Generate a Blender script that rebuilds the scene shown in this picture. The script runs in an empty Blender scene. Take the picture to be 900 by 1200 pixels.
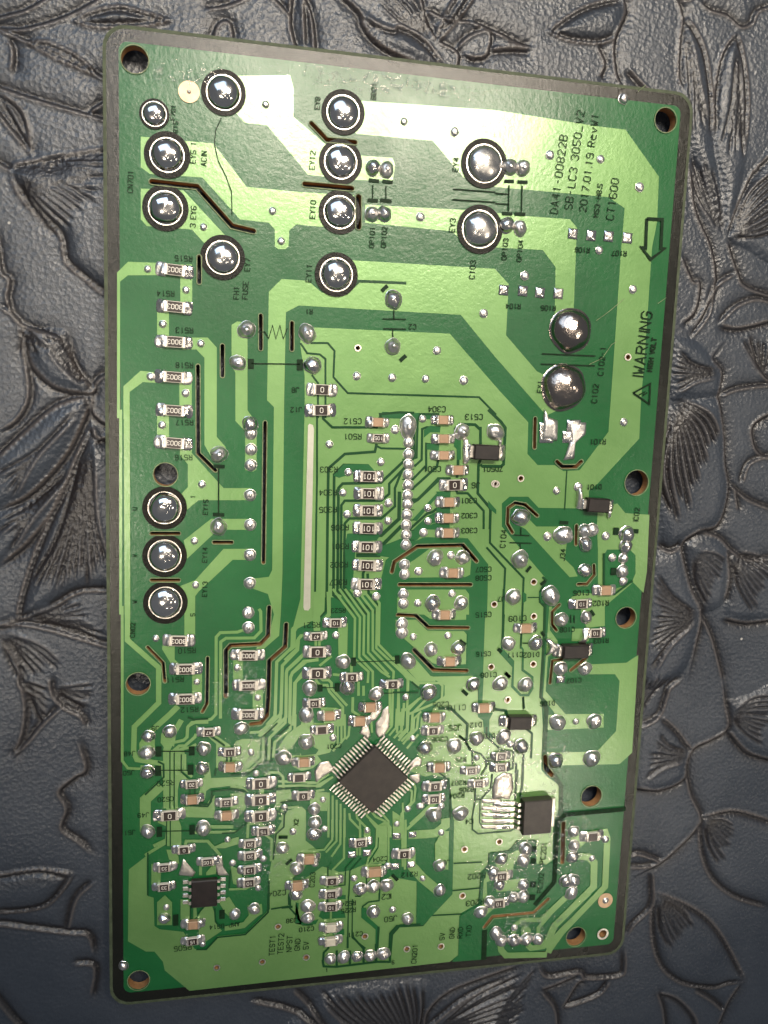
import bpy, bmesh, math, random
import numpy as np
from mathutils import Vector, Matrix, noise

random.seed(7)
rng = np.random.default_rng(7)
MM = 0.001
scene = bpy.context.scene
COL = scene.collection

# ------------------------------------------------------------------ camera
BOARD_W, BOARD_H = 86.0, 142.4          # mm
BT = 3.3                               # height of the board's upper face over the leather, mm
CAM = np.array([-28.13129, 23.91037, 123.55598 + BT])
ROT = np.array([[0.9798001, -0.00956081, -0.19975074],
                [0.03752542, 0.98990342, 0.13668601],
                [0.19642711, -0.1414207, 0.97026624]])
FPX = 984.0
cam_data = bpy.data.cameras.new('camera')
cam = bpy.data.objects.new('camera', cam_data)
COL.objects.link(cam)
cam_data.sensor_fit = 'VERTICAL'
cam_data.sensor_height = 36.0
cam_data.sensor_width = 27.0
cam_data.lens = FPX / 1200.0 * 36.0
cam_data.clip_start = 0.005
cam_data.clip_end = 20.0
m4 = Matrix([[*ROT[i], CAM[i] * MM] for i in range(3)] + [[0, 0, 0, 1]])
cam.matrix_world = m4
scene.camera = cam
scene.render.resolution_x, scene.render.resolution_y = 768, 1024


def bp(u, v, z=BT):
    """where a measured photograph point lies on the horizontal plane at height z (mm)"""
    d = ROT @ np.array([(u - 450) / FPX, (600 - v) / FPX, -1.0])
    return CAM + d * ((z - CAM[2]) / d[2])


# ------------------------------------------------------------------ light
world = bpy.data.worlds.new('World')
scene.world = world
world.use_nodes = True
bgn = world.node_tree.nodes['Background']
bgn.inputs[0].default_value = (0.86, 0.92, 1.0, 1)
bgn.inputs[1].default_value = 0.15


def bulb(u, v, height, power, color, radius, aim=None, reach=None, blend=0.12):
    """a lamp whose mirror image in the board is seen at photograph point (u, v); an aimed lamp
    throws a cone of light cut for effect to the given reach (mm) round the aimed point"""
    p = bp(u, v)
    h = CAM[2] - BT
    k = (h + height) / h
    loc = CAM[:2] + (p[:2] - CAM[:2]) * k
    l = bpy.data.lights.new('lamp', 'SPOT' if aim else 'POINT')
    l.energy = power
    l.color = color
    l.shadow_soft_size = radius
    o = bpy.data.objects.new('lamp', l)
    pos = Vector((loc[0] * MM, loc[1] * MM, (BT + height) * MM))
    o.location = pos
    if aim:
        t = bp(*aim)
        d = Vector((t[0] * MM, t[1] * MM, BT * MM)) - pos
        o.rotation_euler = d.to_track_quat('-Z', 'Y').to_euler()
        l.spot_size = 2 * math.atan(reach * MM / d.length)
        l.spot_blend = blend
    COL.objects.link(o)
    return o


WARM = (1.0, 0.88, 0.72)
bulb(320, 80, 330, 3.4, WARM, 0.034, (710, 350), 112)  # cone edge stands in for a cast shadow at lower left, caster not modelled
bulb(530, 130, 330, 3.4, WARM, 0.034, (710, 350), 112)  # same cone edge in place of the lower-left cast shadow
bulb(610, 905, 620, 6.0, WARM, 0.030, (605, 900), 36, 0.9)  # narrow cone shaped to make a pool of glare round the regulator
bulb(900, 620, 620, 2.2, WARM, 0.030, (760, 480), 104, 0.3)
bulb(5, 570, 620, 15.0, WARM, 0.055, (15, 500), 40, 0.7)  # cone shaped to hold a warm sheen on the leather at left
bulb(320, 900, 620, 1.8, WARM, 0.020, (320, 880), 26, 1.0)  # narrow cone shaped for local sparkle left of the processor
for gu, gv in ((215, 330), (330, 430), (170, 560), (480, 600), (300, 250), (620, 420)):   # small bulbs added for glints on the solder domes
    bulb(gu, gv, 480, 0.10, WARM, 0.008)

# window on the far side of the table, out of the picture: cool daylight
wl = bpy.data.lights.new('window', 'AREA')
wl.shape = 'RECTANGLE'
wl.size, wl.size_y = 0.9, 0.7
wl.energy = 5.0
wl.color = (0.55, 0.75, 1.0)
wo = bpy.data.objects.new('window', wl)
wo.location = (-0.30, 0.80, 1.0)
wo.rotation_euler = (Vector((0, 0, 0)) - Vector(wo.location)).to_track_quat('-Z', 'Y').to_euler()
COL.objects.link(wo)

scene.view_settings.view_transform = 'Standard'
scene.view_settings.look = 'None'
scene.view_settings.exposure = 0.0
scene.view_settings.gamma = 1.0
scene.view_settings.use_curve_mapping = False
scene.render.engine = 'CYCLES'
scene.cycles.max_bounces = 6
scene.cycles.caustics_reflective = False
scene.cycles.caustics_refractive = False
scene.cycles.sample_clamp_indirect = 4.0


# ------------------------------------------------------------------ materials
def new_mat(name):
    m = bpy.data.materials.new(name)
    m.use_nodes = True
    nt = m.node_tree
    b = nt.nodes['Principled BSDF']
    return m, nt, b


def N(nt, typ, **kw):
    n = nt.nodes.new(typ)
    for k, v in kw.items():
        if k.startswith('i_'):
            n.inputs[k[2:].replace('_', ' ')].default_value = v
        else:
            setattr(n, k, v)
    return n


def ramp(nt, fac, stops):
    r = nt.nodes.new('ShaderNodeValToRGB')
    el = r.color_ramp.elements
    while len(el) < len(stops):
        el.new(0.5)
    for e, (p, c) in zip(el, stops):
        e.position = p
        e.color = c if len(c) == 4 else (*c, 1)
    nt.links.new(fac, r.inputs[0])
    return r


def gcoord(nt):
    g = nt.nodes.new('ShaderNodeNewGeometry')
    return g.outputs['Position']


def noise_n(nt, scale, detail=3, rough=0.55, dist=0.0):
    n = nt.nodes.new('ShaderNodeTexNoise')
    n.inputs['Scale'].default_value = scale
    n.inputs['Detail'].default_value = detail
    n.inputs['Roughness'].default_value = rough
    n.inputs['Distortion'].default_value = dist
    nt.links.new(gcoord(nt), n.inputs['Vector'])
    return n


def bump(nt, b, hsock, strength, dist):
    bm = nt.nodes.new('ShaderNodeBump')
    bm.inputs['Strength'].default_value = strength
    bm.inputs['Distance'].default_value = dist
    nt.links.new(hsock, bm.inputs['Height'])
    nt.links.new(bm.outputs[0], b.inputs['Normal'])
    return bm


def mask_mat(name, c0, c1, metallic, r0, r1, coat, bstr, brough=1400, spec=0.5, crough=0.16):
    m, nt, b = new_mat(name)
    n = noise_n(nt, 42, 7, 0.68, 0.4)
    r = ramp(nt, n.outputs['Fac'], [(0.32, c0), (0.66, c1)])
    nt.links.new(r.outputs[0], b.inputs['Base Color'])
    b.inputs['Metallic'].default_value = metallic
    n2 = noise_n(nt, 90, 5, 0.65, 0.6)
    rr = ramp(nt, n2.outputs['Fac'], [(0.35, (r0,) * 3), (0.68, (r1,) * 3)])
    nt.links.new(rr.outputs[0], b.inputs['Roughness'])
    b.inputs['Coat Weight'].default_value = coat
    b.inputs['Specular IOR Level'].default_value = spec
    b.inputs['Coat Roughness'].default_value = crough
    b.inputs['Coat IOR'].default_value = 1.55
    n3 = noise_n(nt, brough, 4, 0.65)
    bm = bump(nt, b, n3.outputs['Fac'], bstr, 0.00009)
    nt.links.new(bm.outputs[0], b.inputs['Coat Normal'])
    return m


def metal_mat(name, col, r0, r1, scale, bstr, bdist=0.0001):
    m, nt, b = new_mat(name)
    n = noise_n(nt, scale, 4, 0.6)
    r = ramp(nt, n.outputs['Fac'], [(0.3, tuple(c * 0.78 for c in col)), (0.65, col)])
    nt.links.new(r.outputs[0], b.inputs['Base Color'])
    b.inputs['Metallic'].default_value = 1.0
    rr = ramp(nt, n.outputs['Fac'], [(0.3, (r1,) * 3), (0.7, (r0,) * 3)])
    nt.links.new(rr.outputs[0], b.inputs['Roughness'])
    n3 = noise_n(nt, scale * 2.2, 2, 0.5)
    bump(nt, b, n3.outputs['Fac'], bstr, bdist)
    return m


def plain_mat(name, col, rough, metallic=0.0, spec=0.5, var=0.25, scale=900, bstr=0.3):
    m, nt, b = new_mat(name)
    n = noise_n(nt, scale, 4, 0.6)
    r = ramp(nt, n.outputs['Fac'], [(0.3, tuple(c * (1 - var) for c in col)), (0.7, tuple(min(1, c * (1 + var)) for c in col))])
    nt.links.new(r.outputs[0], b.inputs['Base Color'])
    b.inputs['Roughness'].default_value = rough
    b.inputs['Metallic'].default_value = metallic
    b.inputs['Specular IOR Level'].default_value = spec
    bump(nt, b, n.outputs['Fac'], bstr, 0.00003)
    return m


M = {}
M['mask'] = mask_mat('solder_mask_over_laminate', (0.003, 0.076, 0.017), (0.008, 0.110, 0.027), 0.0, 0.30, 0.5, 0.30, 0.45, spec=0.28, crough=0.20)
M['gapmask'] = mask_mat('solder_mask_in_gaps', (0.003, 0.038, 0.010), (0.006, 0.056, 0.015), 0.0, 0.3, 0.5, 0.15, 0.4, spec=0.2)
M['ringink'] = mask_mat('black_ring_ink', (0.004, 0.005, 0.003), (0.010, 0.009, 0.006), 0.0, 0.26, 0.4, 0.0, 0.9, 2600, spec=0.14)
M['pour'] = mask_mat('solder_mask_over_copper', (0.105, 0.236, 0.060), (0.156, 0.304, 0.090), 0.36, 0.34, 0.48, 0.8, 0.35, crough=0.21)
M['ink'] = mask_mat('black_ink', (0.004, 0.005, 0.003), (0.010, 0.010, 0.006), 0.0, 0.18, 0.28, 0.0, 0.6, 2600, spec=0.4)
M['silk'] = plain_mat('black_print', (0.008, 0.024, 0.010), 0.5, spec=0.1, var=0.4)
M['rim'] = plain_mat('cut_laminate_rim', (0.06, 0.075, 0.042), 0.6, spec=0.25, var=0.35)
M['solder'] = metal_mat('solder', (0.80, 0.765, 0.72), 0.13, 0.38, 380, 0.5)
M['dullsolder'] = metal_mat('dull_solder', (0.86, 0.82, 0.77), 0.26, 0.46, 1100, 0.5, 0.0001)
M['viasolder'] = metal_mat('via_solder', (0.90, 0.87, 0.82), 0.24, 0.40, 900, 0.3)
M['tin'] = metal_mat('tinned_copper', (0.78, 0.72, 0.64), 0.26, 0.48, 700, 0.6)
M['domesolder'] = metal_mat('bright_solder', (0.78, 0.75, 0.72), 0.055, 0.20, 300, 0.25)
M['strip'] = metal_mat('tinned_strip', (0.58, 0.58, 0.50), 0.30, 0.42, 300, 0.25)
M['darksolder'] = metal_mat('overheated_solder', (0.42, 0.36, 0.32), 0.14, 0.30, 500, 0.6, 0.00015)
M['copper'] = plain_mat('bare_copper', (0.55, 0.38, 0.24), 0.45, 0.5, var=0.15)
M['glaze'] = plain_mat('resistor_glaze', (0.022, 0.012, 0.009), 0.32, var=0.3)
M['ceramic'] = plain_mat('white_ceramic', (0.62, 0.57, 0.50), 0.5, var=0.1)
M['tan'] = plain_mat('capacitor_ceramic', (0.36, 0.225, 0.135), 0.42, var=0.12)
M['pale'] = plain_mat('pale_capacitor_ceramic', (0.55, 0.50, 0.40), 0.45, var=0.12)
M['white'] = plain_mat('white_print', (0.72, 0.68, 0.60), 0.6, var=0.08)
M['epoxy'] = plain_mat('chip_epoxy', (0.020, 0.015, 0.012), 0.42, var=0.35, scale=700, bstr=0.6)
M['darkepoxy'] = plain_mat('dark_epoxy', (0.012, 0.008, 0.007), 0.45, var=0.5, scale=900, bstr=0.8)
M['edge'] = plain_mat('frayed_cut_edge', (0.16, 0.20, 0.10), 0.6, spec=0.3, var=0.4)
M['can'] = plain_mat('component_sleeve', (0.02, 0.02, 0.025), 0.4)


def laminate_mat():
    # green mask on the faces, brown fibre on the cut walls (slots, holes)
    m, nt, b = new_mat('paper_laminate')
    n = noise_n(nt, 700, 4, 0.6)
    r = ramp(nt, n.outputs['Fac'], [(0.3, (0.25, 0.115, 0.042)), (0.7, (0.46, 0.25, 0.10))])
    nt.links.new(r.outputs[0], b.inputs['Base Color'])
    b.inputs['Roughness'].default_value = 0.75
    bump(nt, b, n.outputs['Fac'], 0.6, 0.0001)
    return m


M['laminate'] = laminate_mat()


def flux_mat():
    m, nt, b = new_mat('flux_residue')
    out = nt.nodes['Material Output']
    tr = N(nt, 'ShaderNodeBsdfTransparent')
    gl = N(nt, 'ShaderNodeBsdfGlossy')
    gl.inputs['Roughness'].default_value = 0.06
    gl.inputs['Color'].default_value = (0.9, 0.88, 0.82, 1)
    mx = N(nt, 'ShaderNodeMixShader')
    n = noise_n(nt, 2200, 4, 0.75)
    n2 = noise_n(nt, 1300, 4, 0.7)
    bm = N(nt, 'ShaderNodeBump')
    bm.inputs['Strength'].default_value = 1.0
    bm.inputs['Distance'].default_value = 0.00035
    nt.links.new(n.outputs['Fac'], bm.inputs['Height'])
    nt.links.new(bm.outputs[0], gl.inputs['Normal'])
    r = ramp(nt, n2.outputs['Fac'], [(0.52, (0, 0, 0)), (0.60, (0.30,) * 3)])
    fa = N(nt, 'ShaderNodeAttribute', attribute_name='fade')
    mu = N(nt, 'ShaderNodeMath', operation='MULTIPLY')
    nt.links.new(r.outputs[0], mu.inputs[0])
    nt.links.new(fa.outputs['Fac'], mu.inputs[1])
    nt.links.new(mu.outputs[0], mx.inputs[0])
    nt.links.new(tr.outputs[0], mx.inputs[1])
    nt.links.new(gl.outputs[0], mx.inputs[2])
    nt.links.new(mx.outputs[0], out.inputs['Surface'])
    return m


M['flux'] = flux_mat()


def leather_mat():
    m, nt, b = new_mat('embossed_leather')
    at = N(nt, 'ShaderNodeAttribute', attribute_name='patina_shade')  # antique finish in the grooves, with relief shade put into the colour
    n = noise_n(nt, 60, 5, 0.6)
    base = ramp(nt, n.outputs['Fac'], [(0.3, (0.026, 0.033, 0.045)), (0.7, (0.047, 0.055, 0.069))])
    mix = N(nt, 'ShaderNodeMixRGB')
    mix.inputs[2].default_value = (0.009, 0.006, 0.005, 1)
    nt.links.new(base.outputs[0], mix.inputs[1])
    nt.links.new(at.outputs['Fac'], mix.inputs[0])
    wr = N(nt, 'ShaderNodeAttribute', attribute_name='wear_highlight')  # worn ridge tops, with a highlight put into the colour
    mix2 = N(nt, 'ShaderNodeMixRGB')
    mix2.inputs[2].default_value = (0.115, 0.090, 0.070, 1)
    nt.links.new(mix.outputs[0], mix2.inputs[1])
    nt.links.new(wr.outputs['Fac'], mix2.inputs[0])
    sp = N(nt, 'ShaderNodeTexVoronoi')
    sp.inputs['Scale'].default_value = 130
    nt.links.new(gcoord(nt), sp.inputs['Vector'])
    spr = ramp(nt, sp.outputs['Distance'], [(0.022, (0.8,) * 3), (0.034, (0, 0, 0))])
    pick = ramp(nt, sp.outputs['Color'], [(0.62, (0, 0, 0)), (0.66, (1, 1, 1))])
    mm = N(nt, 'ShaderNodeMath', operation='MULTIPLY')
    nt.links.new(spr.outputs[0], mm.inputs[0])
    nt.links.new(pick.outputs[0], mm.inputs[1])
    mix3 = N(nt, 'ShaderNodeMixRGB')
    mix3.inputs[2].default_value = (0.45, 0.43, 0.40, 1)
    nt.links.new(mm.outputs[0], mix3.inputs[0])
    nt.links.new(mix2.outputs[0], mix3.inputs[1])
    nt.links.new(mix3.outputs[0], b.inputs['Base Color'])
    n2 = noise_n(nt, 300, 4, 0.6)
    rr = ramp(nt, n2.outputs['Fac'], [(0.3, (0.28,) * 3), (0.7, (0.42,) * 3)])
    nt.links.new(rr.outputs[0], b.inputs['Roughness'])
    b.inputs['Specular IOR Level'].default_value = 0.55
    v = N(nt, 'ShaderNodeTexVoronoi')
    v.inputs['Scale'].default_value = 1500
    v.inputs['Randomness'].default_value = 1.0
    nt.links.new(gcoord(nt), v.inputs['Vector'])
    n3 = noise_n(nt, 2600, 3, 0.6)
    add = N(nt, 'ShaderNodeMath', operation='ADD')
    nt.links.new(v.outputs['Distance'], add.inputs[0])
    nt.links.new(n3.outputs['Fac'], add.inputs[1])
    bump(nt, b, add.outputs[0], 0.75, 0.00012)
    return m


M['leather'] = leather_mat()


# ------------------------------------------------------------------ mesh helpers (all lengths in mm)
def mesh_from(name, verts, faces, mat, smooth=False):
    me = bpy.data.meshes.new(name)
    me.from_pydata([(x * MM, y * MM, z * MM) for x, y, z in verts], [], faces)
    me.materials.append(mat)
    if smooth:
        me.polygons.foreach_set('use_smooth', [True] * len(me.polygons))
    me.update()
    return me


def link(name, me, parent=None, loc=(0, 0, 0), rz=0.0, sc=(1, 1, 1)):
    o = bpy.data.objects.new(name, me)
    COL.objects.link(o)
    o.location = (loc[0] * MM, loc[1] * MM, loc[2] * MM)
    o.rotation_euler = (0, 0, rz)
    o.scale = sc
    o.parent = parent
    return o


def scale_at(u, v):
    """photograph pixels per mm on the board there"""
    a, b = bp(u - 5, v), bp(u + 5, v)
    return 10.0 / np.hypot(*(b - a)[:2])


# context for measured points: origin and zoom of the view they were read in
CTX = {'': (0, 0, 1), 'c1': (110, 20, 3.75), 'c2': (340, 20, 3.75), 'c3': (580, 60, 3.75), 'c4': (110, 250, 3.75),
       'c5': (340, 250, 3.75), 'c6': (580, 290, 3.75), 'c7': (110, 480, 3.75), 'c8': (340, 480, 3.75),
       'c9': (570, 520, 3.75), 'c10': (110, 710, 3.75), 'c11': (330, 710, 3.75), 'c12': (550, 750, 3.75),
       'c13': (110, 940, 3.75), 'c14': (330, 940, 3.75), 'c15': (530, 940, 3.75),
       'd1': (220, 700, 6), 'd2': (340, 700, 6), 'd3': (460, 720, 6), 'd4': (180, 830, 6), 'd5': (270, 830, 6),
       'd6': (360, 830, 6), 'd7': (470, 830, 6), 'd8': (560, 830, 6), 'e1': (130, 840, 6), 'e2': (170, 970, 6),
       'e3': (260, 950, 6), 'e4': (350, 960, 6), 'e5': (440, 940, 6), 'e6': (540, 960, 6), 'e7': (570, 580, 6),
       'e8': (570, 690, 6), 'g': (600, 400, 3), 'h8': (480, 480, 7.5),
       'L1': (0, 0, 3), 'L2': (0, 400, 3), 'L3': (0, 800, 3), 'L4': (300, 1000, 3), 'L5': (600, 800, 3),
       'L6': (600, 400, 3), 'L7': (600, 0, 3), 'L8': (250, 0, 2.25)}


def full(ctx, pts):
    x0, y0, s = CTX[ctx]
    return [(x0 + x / s, y0 + y / s) for x, y in pts]


def onboard(ctx, pts):
    return [tuple(bp(u, v)[:2]) for u, v in full(ctx, pts)]


def area2(p):
    return sum(a[0] * b[1] - b[0] * a[1] for a, b in zip(p, p[1:] + p[:1]))


def prism(poly, z0, z1):
    if area2(poly) < 0:
        poly = poly[::-1]
    n = len(poly)
    v = [(x, y, z0) for x, y in poly] + [(x, y, z1) for x, y in poly]
    f = [tuple(range(n, 2 * n)), tuple(range(n - 1, -1, -1))]
    f += [(i, (i + 1) % n, n + (i + 1) % n, n + i) for i in range(n)]
    return v, f


def ribbon(pts, w, round_cap=False):
    """outline of a polyline of width w, mitred joints"""
    P = [np.array(p, float) for p in pts]
    Q = [P[0]]
    for p in P[1:]:
        if np.linalg.norm(p - Q[-1]) > 1e-4:
            Q.append(p)
    P = Q
    if len(P) < 2:
        P = [P[0], P[0] + np.array([0.01, 0])]
    L, R = [], []
    for i, p in enumerate(P):
        if i == 0:
            d = P[1] - P[0]
        elif i == len(P) - 1:
            d = P[-1] - P[-2]
        else:
            a = P[i] - P[i - 1]
            b = P[i + 1] - P[i]
            d = a / np.linalg.norm(a) + b / np.linalg.norm(b)
            if np.linalg.norm(d) < 0.2:
                d = b
        d = d / np.linalg.norm(d)
        nrm = np.array([-d[1], d[0]])
        k = 1.0
        if 0 < i < len(P) - 1:
            a = (P[i] - P[i - 1]) / np.linalg.norm(P[i] - P[i - 1])
            c = abs(nrm @ np.array([-a[1], a[0]]))
            k = min(1 / max(c, 0.4), 1.8)
        L.append(p + nrm * w / 2 * k)
        R.append(p - nrm * w / 2 * k)
    if round_cap:
        def cap(c, d):
            a0 = math.atan2(d[1], d[0])
            return [c + w / 2 * np.array([math.cos(a0 + t), math.sin(a0 + t)]) for t in (math.pi / 3, math.pi / 6, 0, -math.pi / 6, -math.pi / 3)]
        e = P[-1] - P[-2]
        s = P[0] - P[1]
        out = L + cap(P[-1], e) + R[::-1] + cap(P[0], s)
    else:
        out = L + R[::-1]
    return [tuple(p) for p in out]


def circle(c, r, n=28, ry=None):
    ry = ry or r
    return [(c[0] + r * math.cos(2 * math.pi * i / n), c[1] + ry * math.sin(2 * math.pi * i / n)) for i in range(n)]


def bbox(p):
    a = np.array(p)
    return a.min(0), a.max(0)


HOLES = []        # outlines (mm) of every slot and hole milled through the board


def cut_mesh(name, poly, z0, z1, mat):
    """a thin slab with every hole it overlaps cut out (exact boolean, worked in mm)"""
    v, f = prism(poly, z0, z1)
    lo, hi = bbox(poly)
    hit = [h for h, (l, u) in HOLES if (l < hi).all() and (u > lo).all()]
    me = bpy.data.meshes.new(name)
    me.from_pydata(v, [], f)
    def area_of(m_):
        return sum(q.area for q in m_.polygons if q.normal.z > 0.9)
    for h in hit:
        cm = bpy.data.meshes.new('cutter')
        a, b = prism(h, BT - 4, BT + 2)
        cm.from_pydata(a, [], b)
        o = bpy.data.objects.new('tmp', me)
        c = bpy.data.objects.new('tmp_cut', cm)
        COL.objects.link(o)
        COL.objects.link(c)
        md = o.modifiers.new('b', 'BOOLEAN')
        md.operation = 'DIFFERENCE'
        md.solver = 'EXACT'
        md.object = c
        dg = bpy.context.evaluated_depsgraph_get()
        new = bpy.data.meshes.new_from_object(o.evaluated_get(dg))
        bpy.data.objects.remove(o)
        bpy.data.objects.remove(c)
        bpy.data.meshes.remove(cm)
        lost = area_of(me) - area_of(new)
        if -0.01 <= lost <= abs(area2(h)) * 0.5 * 1.3 + 0.01:
            bpy.data.meshes.remove(me)
            me = new
            me.name = name
        else:
            print('CUT FAILED', name, h[0], 'hole area', abs(area2(h)) / 2, 'lost', lost)
            bpy.data.meshes.remove(new)
    me.transform(Matrix.Scale(MM, 4))
    me.materials.clear()
    me.materials.append(mat)
    me.update()
    return me


def box(x0, x1, y0, y1, z0, z1, bev=0.0):
    """chamfered box; bev narrows the top"""
    b = bev
    v = [(x0, y0, z0), (x1, y0, z0), (x1, y1, z0), (x0, y1, z0),
         (x0, y0, z1 - b), (x1, y0, z1 - b), (x1, y1, z1 - b), (x0, y1, z1 - b),
         (x0 + b, y0 + b, z1), (x1 - b, y0 + b, z1), (x1 - b, y1 - b, z1), (x0 + b, y1 - b, z1)]
    f = [(3, 2, 1, 0)]
    for k in (0, 4):
        f += [(k + i, k + (i + 1) % 4, k + 4 + (i + 1) % 4, k + 4 + i) for i in range(4)]
    f.append((8, 9, 10, 11))
    return v, f


def join(parts):
    V, F = [], []
    for v, f in parts:
        F += [tuple(i + len(V) for i in q) for q in f]
        V += list(v)
    return V, F

# ------------------------------------------------------------------ the circuit board: holes, laminate, copper
board = bpy.data.objects.new('circuit_board', None)
COL.objects.link(board)
board['label'] = 'green circuit board, solder side up, with chips, resistors and large solder domes'
board['category'] = 'circuit board'


def add_hole(poly):
    HOLES.append((poly, bbox(poly)))


ROUND_HOLES = [(158, 70, 16), (779.5, 141, 12.5), (194, 556, 14), (162, 801, 14), (745.5, 565.5, 13.5),
               (733, 723.5, 11.5), (692.7, 932.7, 11.8), (674.5, 1097, 11), (162.5, 1148, 12.5)]
for u, v, r in ROUND_HOLES:
    add_hole(circle(bp(u, v)[:2], r / scale_at(u, v), 36))

SLOTS = [('', 6, [(178, 213), (231, 219), (272, 265), (297, 271)]),
         ('', 5, [(365, 145), (383, 164), (416, 167)]),
         ('', 5.5, [(357, 216), (412, 221)]),
         ('', 6, [(420, 231), (420, 266)]),
         ('c4', 17, [(463, 192), (463, 303)]),
         ('c4', 16, [(733, 450), (733, 595)]),
         ('c4', 16, [(870, 482), (870, 598)]),
         ('c4', 16, [(565, 582), (565, 713)]),
         ('', 4.2, [(232, 429), (232.3, 531), (252.5, 551)]),
         ('c7', 15, [(752, 57), (745, 670)]),
         ('c7', 15, [(255, 543), (373, 543)]),
         ('c7', 15, [(255, 748), (373, 748)]),
         ('c7', 14, [(528, 582), (606, 582)]),
         ('c8', 15, [(446, 712), (457, 668), (558, 600), (758, 595), (818, 665)]),
         ('c8', 15, [(480, 768), (792, 768)]),
         ('c11', 14, [(510, 38), (590, 42), (645, 93), (818, 95)]),
         ('c11', 16, [(582, 192), (668, 280), (812, 284)]),
         ('c6', 14, [(175, 752), (172, 878)]),
         ('e7', 20, [(180, 262), (145, 200), (150, 90), (200, 55), (270, 68), (355, 145)]),
         ('c9', 15, [(308, 78), (332, 100), (392, 100), (415, 78)]),
         ('e7', 20, [(630, 215), (627, 345)]),
         ('e7', 18, [(752, 492), (756, 560), (703, 625), (640, 626)]),
         ('e8', 18, [(510, 110), (460, 160), (460, 250), (490, 290)]),
         ('e8', 18, [(530, 492), (462, 505), (445, 660)]),
         ('e8', 22, [(697, 485), (592, 570)]),
         ('c12', 18, [(331, 512), (335, 560), (362, 592)]),
         ('c15', 18, [(487, 92), (483, 262)]),
         ('e6', 24, [(165, 755), (222, 682), (510, 655), (612, 560)]),
         ('c10', 13, [(237, 180), (305, 250), (312, 330)]),
         ('c10', 13, [(500, 227), (497, 428), (477, 463)]),
         ('c10', 17, [(770, 5), (765, 130), (732, 166), (600, 172), (580, 195), (580, 395)]),
         ('c10', 17, [(845, 80), (840, 178), (770, 240), (766, 400), (760, 480), (732, 513), (690, 518)])]
for ctx, w, pts in SLOTS:
    p = full(ctx, pts)
    s = scale_at(*p[0]) * CTX[ctx][2]
    add_hole(ribbon(onboard(ctx, pts), w / s, True))

# pale frayed lip round every milled opening
def lip(outer, inner, z):
    n_ = len(outer)
    v_ = [(x, y, z) for x, y in outer] + [(x, y, z) for x, y in inner]
    link('cut_edge', mesh_from('cut_edge', v_, [(i, (i + 1) % n_, n_ + (i + 1) % n_, n_ + i) for i in range(n_)], M['edge']), board)


for ctx, w, pts in SLOTS:
    p = full(ctx, pts)
    s = scale_at(*p[0]) * CTX[ctx][2]
    lip(ribbon(onboard(ctx, pts), w / s + 0.26, True), ribbon(onboard(ctx, pts), w / s, True), BT + 0.2)
for u, v, r in ROUND_HOLES:
    s = scale_at(u, v)
    lip(circle(bp(u, v)[:2], r / s + 0.13, 36), circle(bp(u, v)[:2], r / s, 36), BT + 0.2)

OPEN_VIAS = [('c5', 297, 592), ('c6', 583, 482), ('c9', 42, 177), ('c9', 150, 152), ('c9', 207, 607), ('c9', 33, 705),
             ('c9', 207, 758), ('d3', 692, 368), ('d3', 808, 597), ('c12', 95, 117), ('c12', 280, 105), ('c12', 167, 262),
             ('c12', 130, 885), ('e3', 395, 812), ('e4', 465, 820), ('e5', 625, 328), ('e5', 610, 655), ('c14', 108, 680),
             ('c14', 550, 643), ('c14', 700, 632), ('c13', 540, 725), ('c13', 740, 700), ('c15', 660, 577), ('c8', 897, 325)]
for ctx, x, y in OPEN_VIAS:
    u, v = full(ctx, [(x, y)])[0]
    add_hole(circle(bp(u, v)[:2], (4.6 if (ctx, x) == ('c15', 660) else 2.7) / scale_at(u, v), 16))


def rrect(w, h, r, n=7):
    out = []
    for cx, cy, a0 in ((w / 2 - r, h / 2 - r, 0), (-w / 2 + r, h / 2 - r, 90), (-w / 2 + r, -h / 2 + r, 180), (w / 2 - r, -h / 2 + r, 270)):
        for i in range(n):
            a = math.radians(a0 + 90 * i / (n - 1))
            out.append((cx + r * math.cos(a), cy + r * math.sin(a)))
    return out


# laminate: brown core with green mask on its upper face (a sheet of its own)
core = cut_mesh('laminate', rrect(BOARD_W, BOARD_H, 3.0), BT - 1.6, BT - 0.02, M['laminate'])
core_o = link('laminate', core, board)
rim_o = link('bare_rim', cut_mesh('bare_rim', rrect(BOARD_W, BOARD_H, 3.0), BT - 0.0195, BT - 0.008, M['rim']), board)
mask_o = link('solder_mask', cut_mesh('solder_mask', rrect(BOARD_W - 0.9, BOARD_H - 0.9, 2.7), BT - 0.0078, BT, M['mask']), board)

# the black printed frame along the edge: a band between two rounded rectangles
fo, fi = rrect(BOARD_W - 0.9, BOARD_H - 0.9, 2.7), rrect(BOARD_W - 4.1, BOARD_H - 4.1, 1.2)
n = len(fo)
fv = [(x, y, BT + 0.012) for x, y in fo] + [(x, y, BT + 0.012) for x, y in fi]
ff = [(i, (i + 1) % n, n + (i + 1) % n, n + i) for i in range(n)]
frame_o = link('printed_frame', mesh_from('printed_frame', fv, ff, M['ink']), board)

zc = {'pour': 0.02, 'gap': 0.07, 'trace': 0.11, 'fine': 0.196}


def sheet(kind, name, poly, mat):
    z = zc[kind]
    zc[kind] += 0.0004
    return link(name, cut_mesh(name, poly, BT + z - (0.012 if kind in ('pour', 'trace') else 0.003), BT + z, mat), board)


def pour(ctx, pts):
    return sheet('pour', 'copper_pour', onboard(ctx, pts), M['pour'])


def gap(ctx, w, pts):
    """isolation line etched through a pour"""
    p = full(ctx, pts)
    s = scale_at(*p[0]) * CTX[ctx][2]
    return sheet('gap', 'isolation_line', ribbon(onboard(ctx, pts), w / s), M['gapmask'])


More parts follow.
